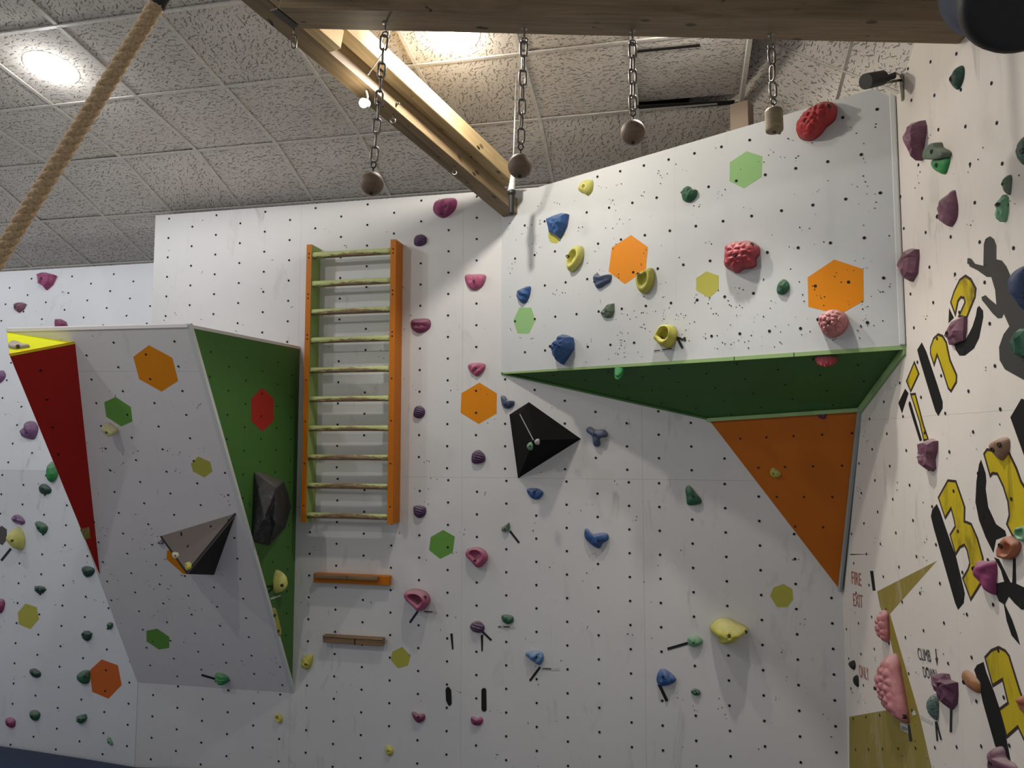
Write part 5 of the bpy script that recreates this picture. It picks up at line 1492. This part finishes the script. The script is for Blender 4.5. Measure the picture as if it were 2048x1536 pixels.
# spot lamp clipped to the diagonal beam
sp = atz(727, 206, 1.80)
t_ = empty('spot_lamp', sp); tag(t_, 'small glowing spot lamp on the left side of the diagonal beam', 'lamp')
aim = unit(A_([-.10, -.92, -.38]))
v, f = lathe(sp-aim*.07, aim, [(0, .012), (.01, .022), (.05, .025), (.07, .026), (.072, .022)], 20)
hs0 = mesh_obj('housing', v, f, 'plastic_white', t_, origin=sp, smooth=True)
v, f = lathe(sp-aim*.004, aim, [(0, .022), (.007, .020), (.012, .012), (.014, .003)], 20)
mesh_obj('bulb', v, f, 'bulb_glow', hs0, origin=sp, smooth=True)
v, f = tube([sp-aim*.06, sp-aim*.075+ZZ*.04, sp-aim*.05+ZZ*.075], .006, 6)
mesh_obj('arm', v, f, 'plastic_white', t_, origin=sp, smooth=True)
L = bpy.data.lights.new('spot_light', 'POINT'); L.energy = 2.2; L.color = (1, .88, .68); L.shadow_soft_size = .03
lo = bpy.data.objects.new('spot_light', L); C.objects.link(lo); lo.parent = t_; lo.location = tuple(aim*.045)
# cables
def cable(pts3, r, lab, mat='plastic_white'):
    v, f = tube(pts3, r, 7); o = mesh_obj('cable', v, f, mat, origin=A_(pts3[0]), smooth=True)
    tag(o, lab, 'cable'); return o
def aty(x, y, Y):
    r = ray(x, y); return r*(Y/r[1])
cp = [(779, 60), (772, 85), (764, 108), (748, 132), (736, 150)]
cable([aty(x, y, 3.75) for x, y in cp], .0035, 'thin white cable running from the ceiling to the spot lamp beam')
cp = [(1037, 100), (1034, 112), (1033, 140), (1031, 200), (1029, 260), (1027, 320), (1026, 352)]
P0 = UP.hit(1026, 400)+UP.n*.05
cY = 4.74
cable([aty(x, y, cY-.62+.62*i/6) for i, (x, y) in enumerate(cp)], .0048, 'white cable hanging down to the wall corner behind the second ball')
P1_ = aty(1026, 352, cY); P2_ = aty(1023, 381, cY); P3_ = aty(1024, 390, cY); P4_ = aty(1023, 428, cY)
t_ = empty('cable_plug', P1_); tag(t_, 'white and black cable connector at the top of the wall corner', 'connector')
v, f = lathe(P1_+ZZ*.01, P2_-P1_, [(0, .014), (.05, .019), (.055, .017), (.06, .02), (.1, .022), (.115, .027)], 14)
mesh_obj('white_sleeve', v, f, 'plastic_white', t_, origin=P1_, smooth=False)
v, f = lathe(P2_, P4_-P2_, [(0, .027), (.02, .028), (.035, .02), (.15, .017), (.165, .01)], 14)
mesh_obj('black_plug', v, f, 'black_rubber', t_, origin=P1_)

# small ceiling hook ornament (clear plastic) on the grid
P = ceiling_hit(546, 160)
v, f = lathe(P, -ZZ, [(0, .018), (.003, .018), (.006, .005), (.03, .004), (.034, .008), (.038, .003)], 12)
o = mesh_obj('ceiling_hook', v, f, 'plastic_white', origin=P); tag(o, 'small clear plastic hook on the ceiling grid near the quick link', 'hook')

# ------------------------------------------------------------------ security camera on the right wall
cb0 = RW.hit(1803, 172)
Yc = cb0[1]
t_ = empty('security_camera', cb0); tag(t_, 'small black security camera on a bracket at the top of the right corner', 'camera')
f0 = aty(1731, 163, Yc-.08); f1 = aty(1764, 156, Yc-.03)
d_ = f1-f0; Lc = np.linalg.norm(d_)
v, f = lathe(f0, d_, [(0, .028), (.0, .038), (.012, .038), (Lc, .036), (Lc+.004, .03)], 20)
cbd = mesh_obj('camera_body', v, f, 'pad_black', t_, origin=cb0, smooth=False)
v, f = lathe(f0+unit(d_)*.004, -unit(d_), [(0, .02), (.002, .018), (.003, .004)], 16)
mesh_obj('lens', v, f, 'dark_steel', cbd, origin=cb0)
f2 = aty(1788, 151, Yc-.02)
v, f = tube([f1, aty(1775, 156, Yc-.03), f2], .016, 8); mesh_obj('cable_stub', v, f, 'black_rubber', t_, origin=cb0)
v, f = tube([aty(1757, 167, Yc-.03), aty(1780, 164, Yc-.02), aty(1802, 160, Yc)], .0075, 8); mesh_obj('bracket_arm', v, f, 'bracket_steel', t_, origin=cb0, smooth=True)
u0 = RU(1800, 150); u1 = RU(1808, 200)
plate('bracket_plate', RW, [(u0[0], u0[1]), (u0[0]+.045, u0[1]), (u0[0]+.04, u1[1]), (u0[0]+.02, u1[1])], 'bracket_steel', t_, .001, .006)
v, f = tube([f2, RW.hit(1800, 138)+RW.n*.02, RW.hit(1815, 100)+RW.n*.012, RW.hit(1827, 70)+RW.n*.012], .005, 6)
mesh_obj('wire', v, f, 'black_rubber', t_, origin=cb0, smooth=True)

# ------------------------------------------------------------------ thick twisted rope
ra_ = aty(316, 6, 2.35); rb2 = aty(-63, 611, 2.35)
mid = [ra_+(rb2-ra_)*s_/4 for s_ in range(5)]
dense = []
K = 260
for q in range(K):
    s = q/(K-1)*4; i = min(3, int(s)); tt = s-i
    p0, p1, p2, p3 = mid[max(i-1, 0)], mid[i], mid[i+1], mid[min(i+2, 4)]
    dense.append(.5*((2*p1)+(-p0+p2)*tt+(2*p0-5*p1+4*p2-p3)*tt*tt+(-p0+3*p1-3*p2+p3)*tt**3))
rope = empty('climbing_rope', ra_); tag(rope, 'thick twisted natural fibre rope slanting across the upper left', 'rope')
Lr = sum(np.linalg.norm(dense[i+1]-dense[i]) for i in range(K-1))
R0_ = .0118
for st_ in range(3):
    pts = []; acc = 0
    for i in range(K):
        tdir = unit(dense[min(i+1, K-1)]-dense[max(i-1, 0)]); a = unit(np.cross(tdir, A_([0, 1., 0]))); b_ = np.cross(tdir, a)
        if i: acc += np.linalg.norm(dense[i]-dense[i-1])
        an = acc/.098*2*PI+st_*2*PI/3
        pts.append(dense[i]+R0_*(math.cos(an)*a+math.sin(an)*b_))
    v, f = tube(pts, .0150, 9)
    mesh_obj('strand', v, f, 'rope', rope, origin=ra_, smooth=True)
td = unit(dense[0]-dense[4])
v, f = lathe(dense[4], td, [(0, .026), (.01, .028), (.06, .028), (.09, .025), (.20, .022)], 16)
mesh_obj('tape_whipping', v, f, 'tape_black', rope, origin=ra_)

# ------------------------------------------------------------------ dark drum pad at the top right
pc = aty(2056, -16, 1.75)
axp = unit(aty(1985, -32, 1.96)-pc); t_ = empty('drum_pad', pc)
tag(t_, 'dark blue drum-shaped pad with a black rim at the top right corner', 'pad')
Rp = .137
v, f = lathe(pc, axp, [(.0, Rp*.80), (.0, Rp*.98), (.02, Rp*1.05), (.05, Rp*1.06), (.075, Rp*1.0)], 40); mesh_obj('rim', v, f, 'pad_black', t_, origin=pc, smooth=True)
v, f = lathe(pc+axp*.01, -axp, [(-.01, Rp*.82), (.004, Rp*.80), (.010, Rp*.6), (.012, Rp*.02)], 40); mesh_obj('end_cap', v, f, 'pad_grey', t_, origin=pc, smooth=True)
v, f = lathe(pc+axp*.06, axp, [(0, Rp*.9), (.03, Rp*.98), (.20, Rp*1.0), (.23, Rp*.92), (.24, Rp*.4)], 40); mesh_obj('body', v, f, 'pad_blue', t_, origin=pc, smooth=True)
v, f = tube([pc+axp*.1+ZZ*.1, pc+axp*.1+ZZ*.5, pc+axp*.1+ZZ*.86], .012, 8); mesh_obj('strap', v, f, 'pad_black', t_, origin=pc)
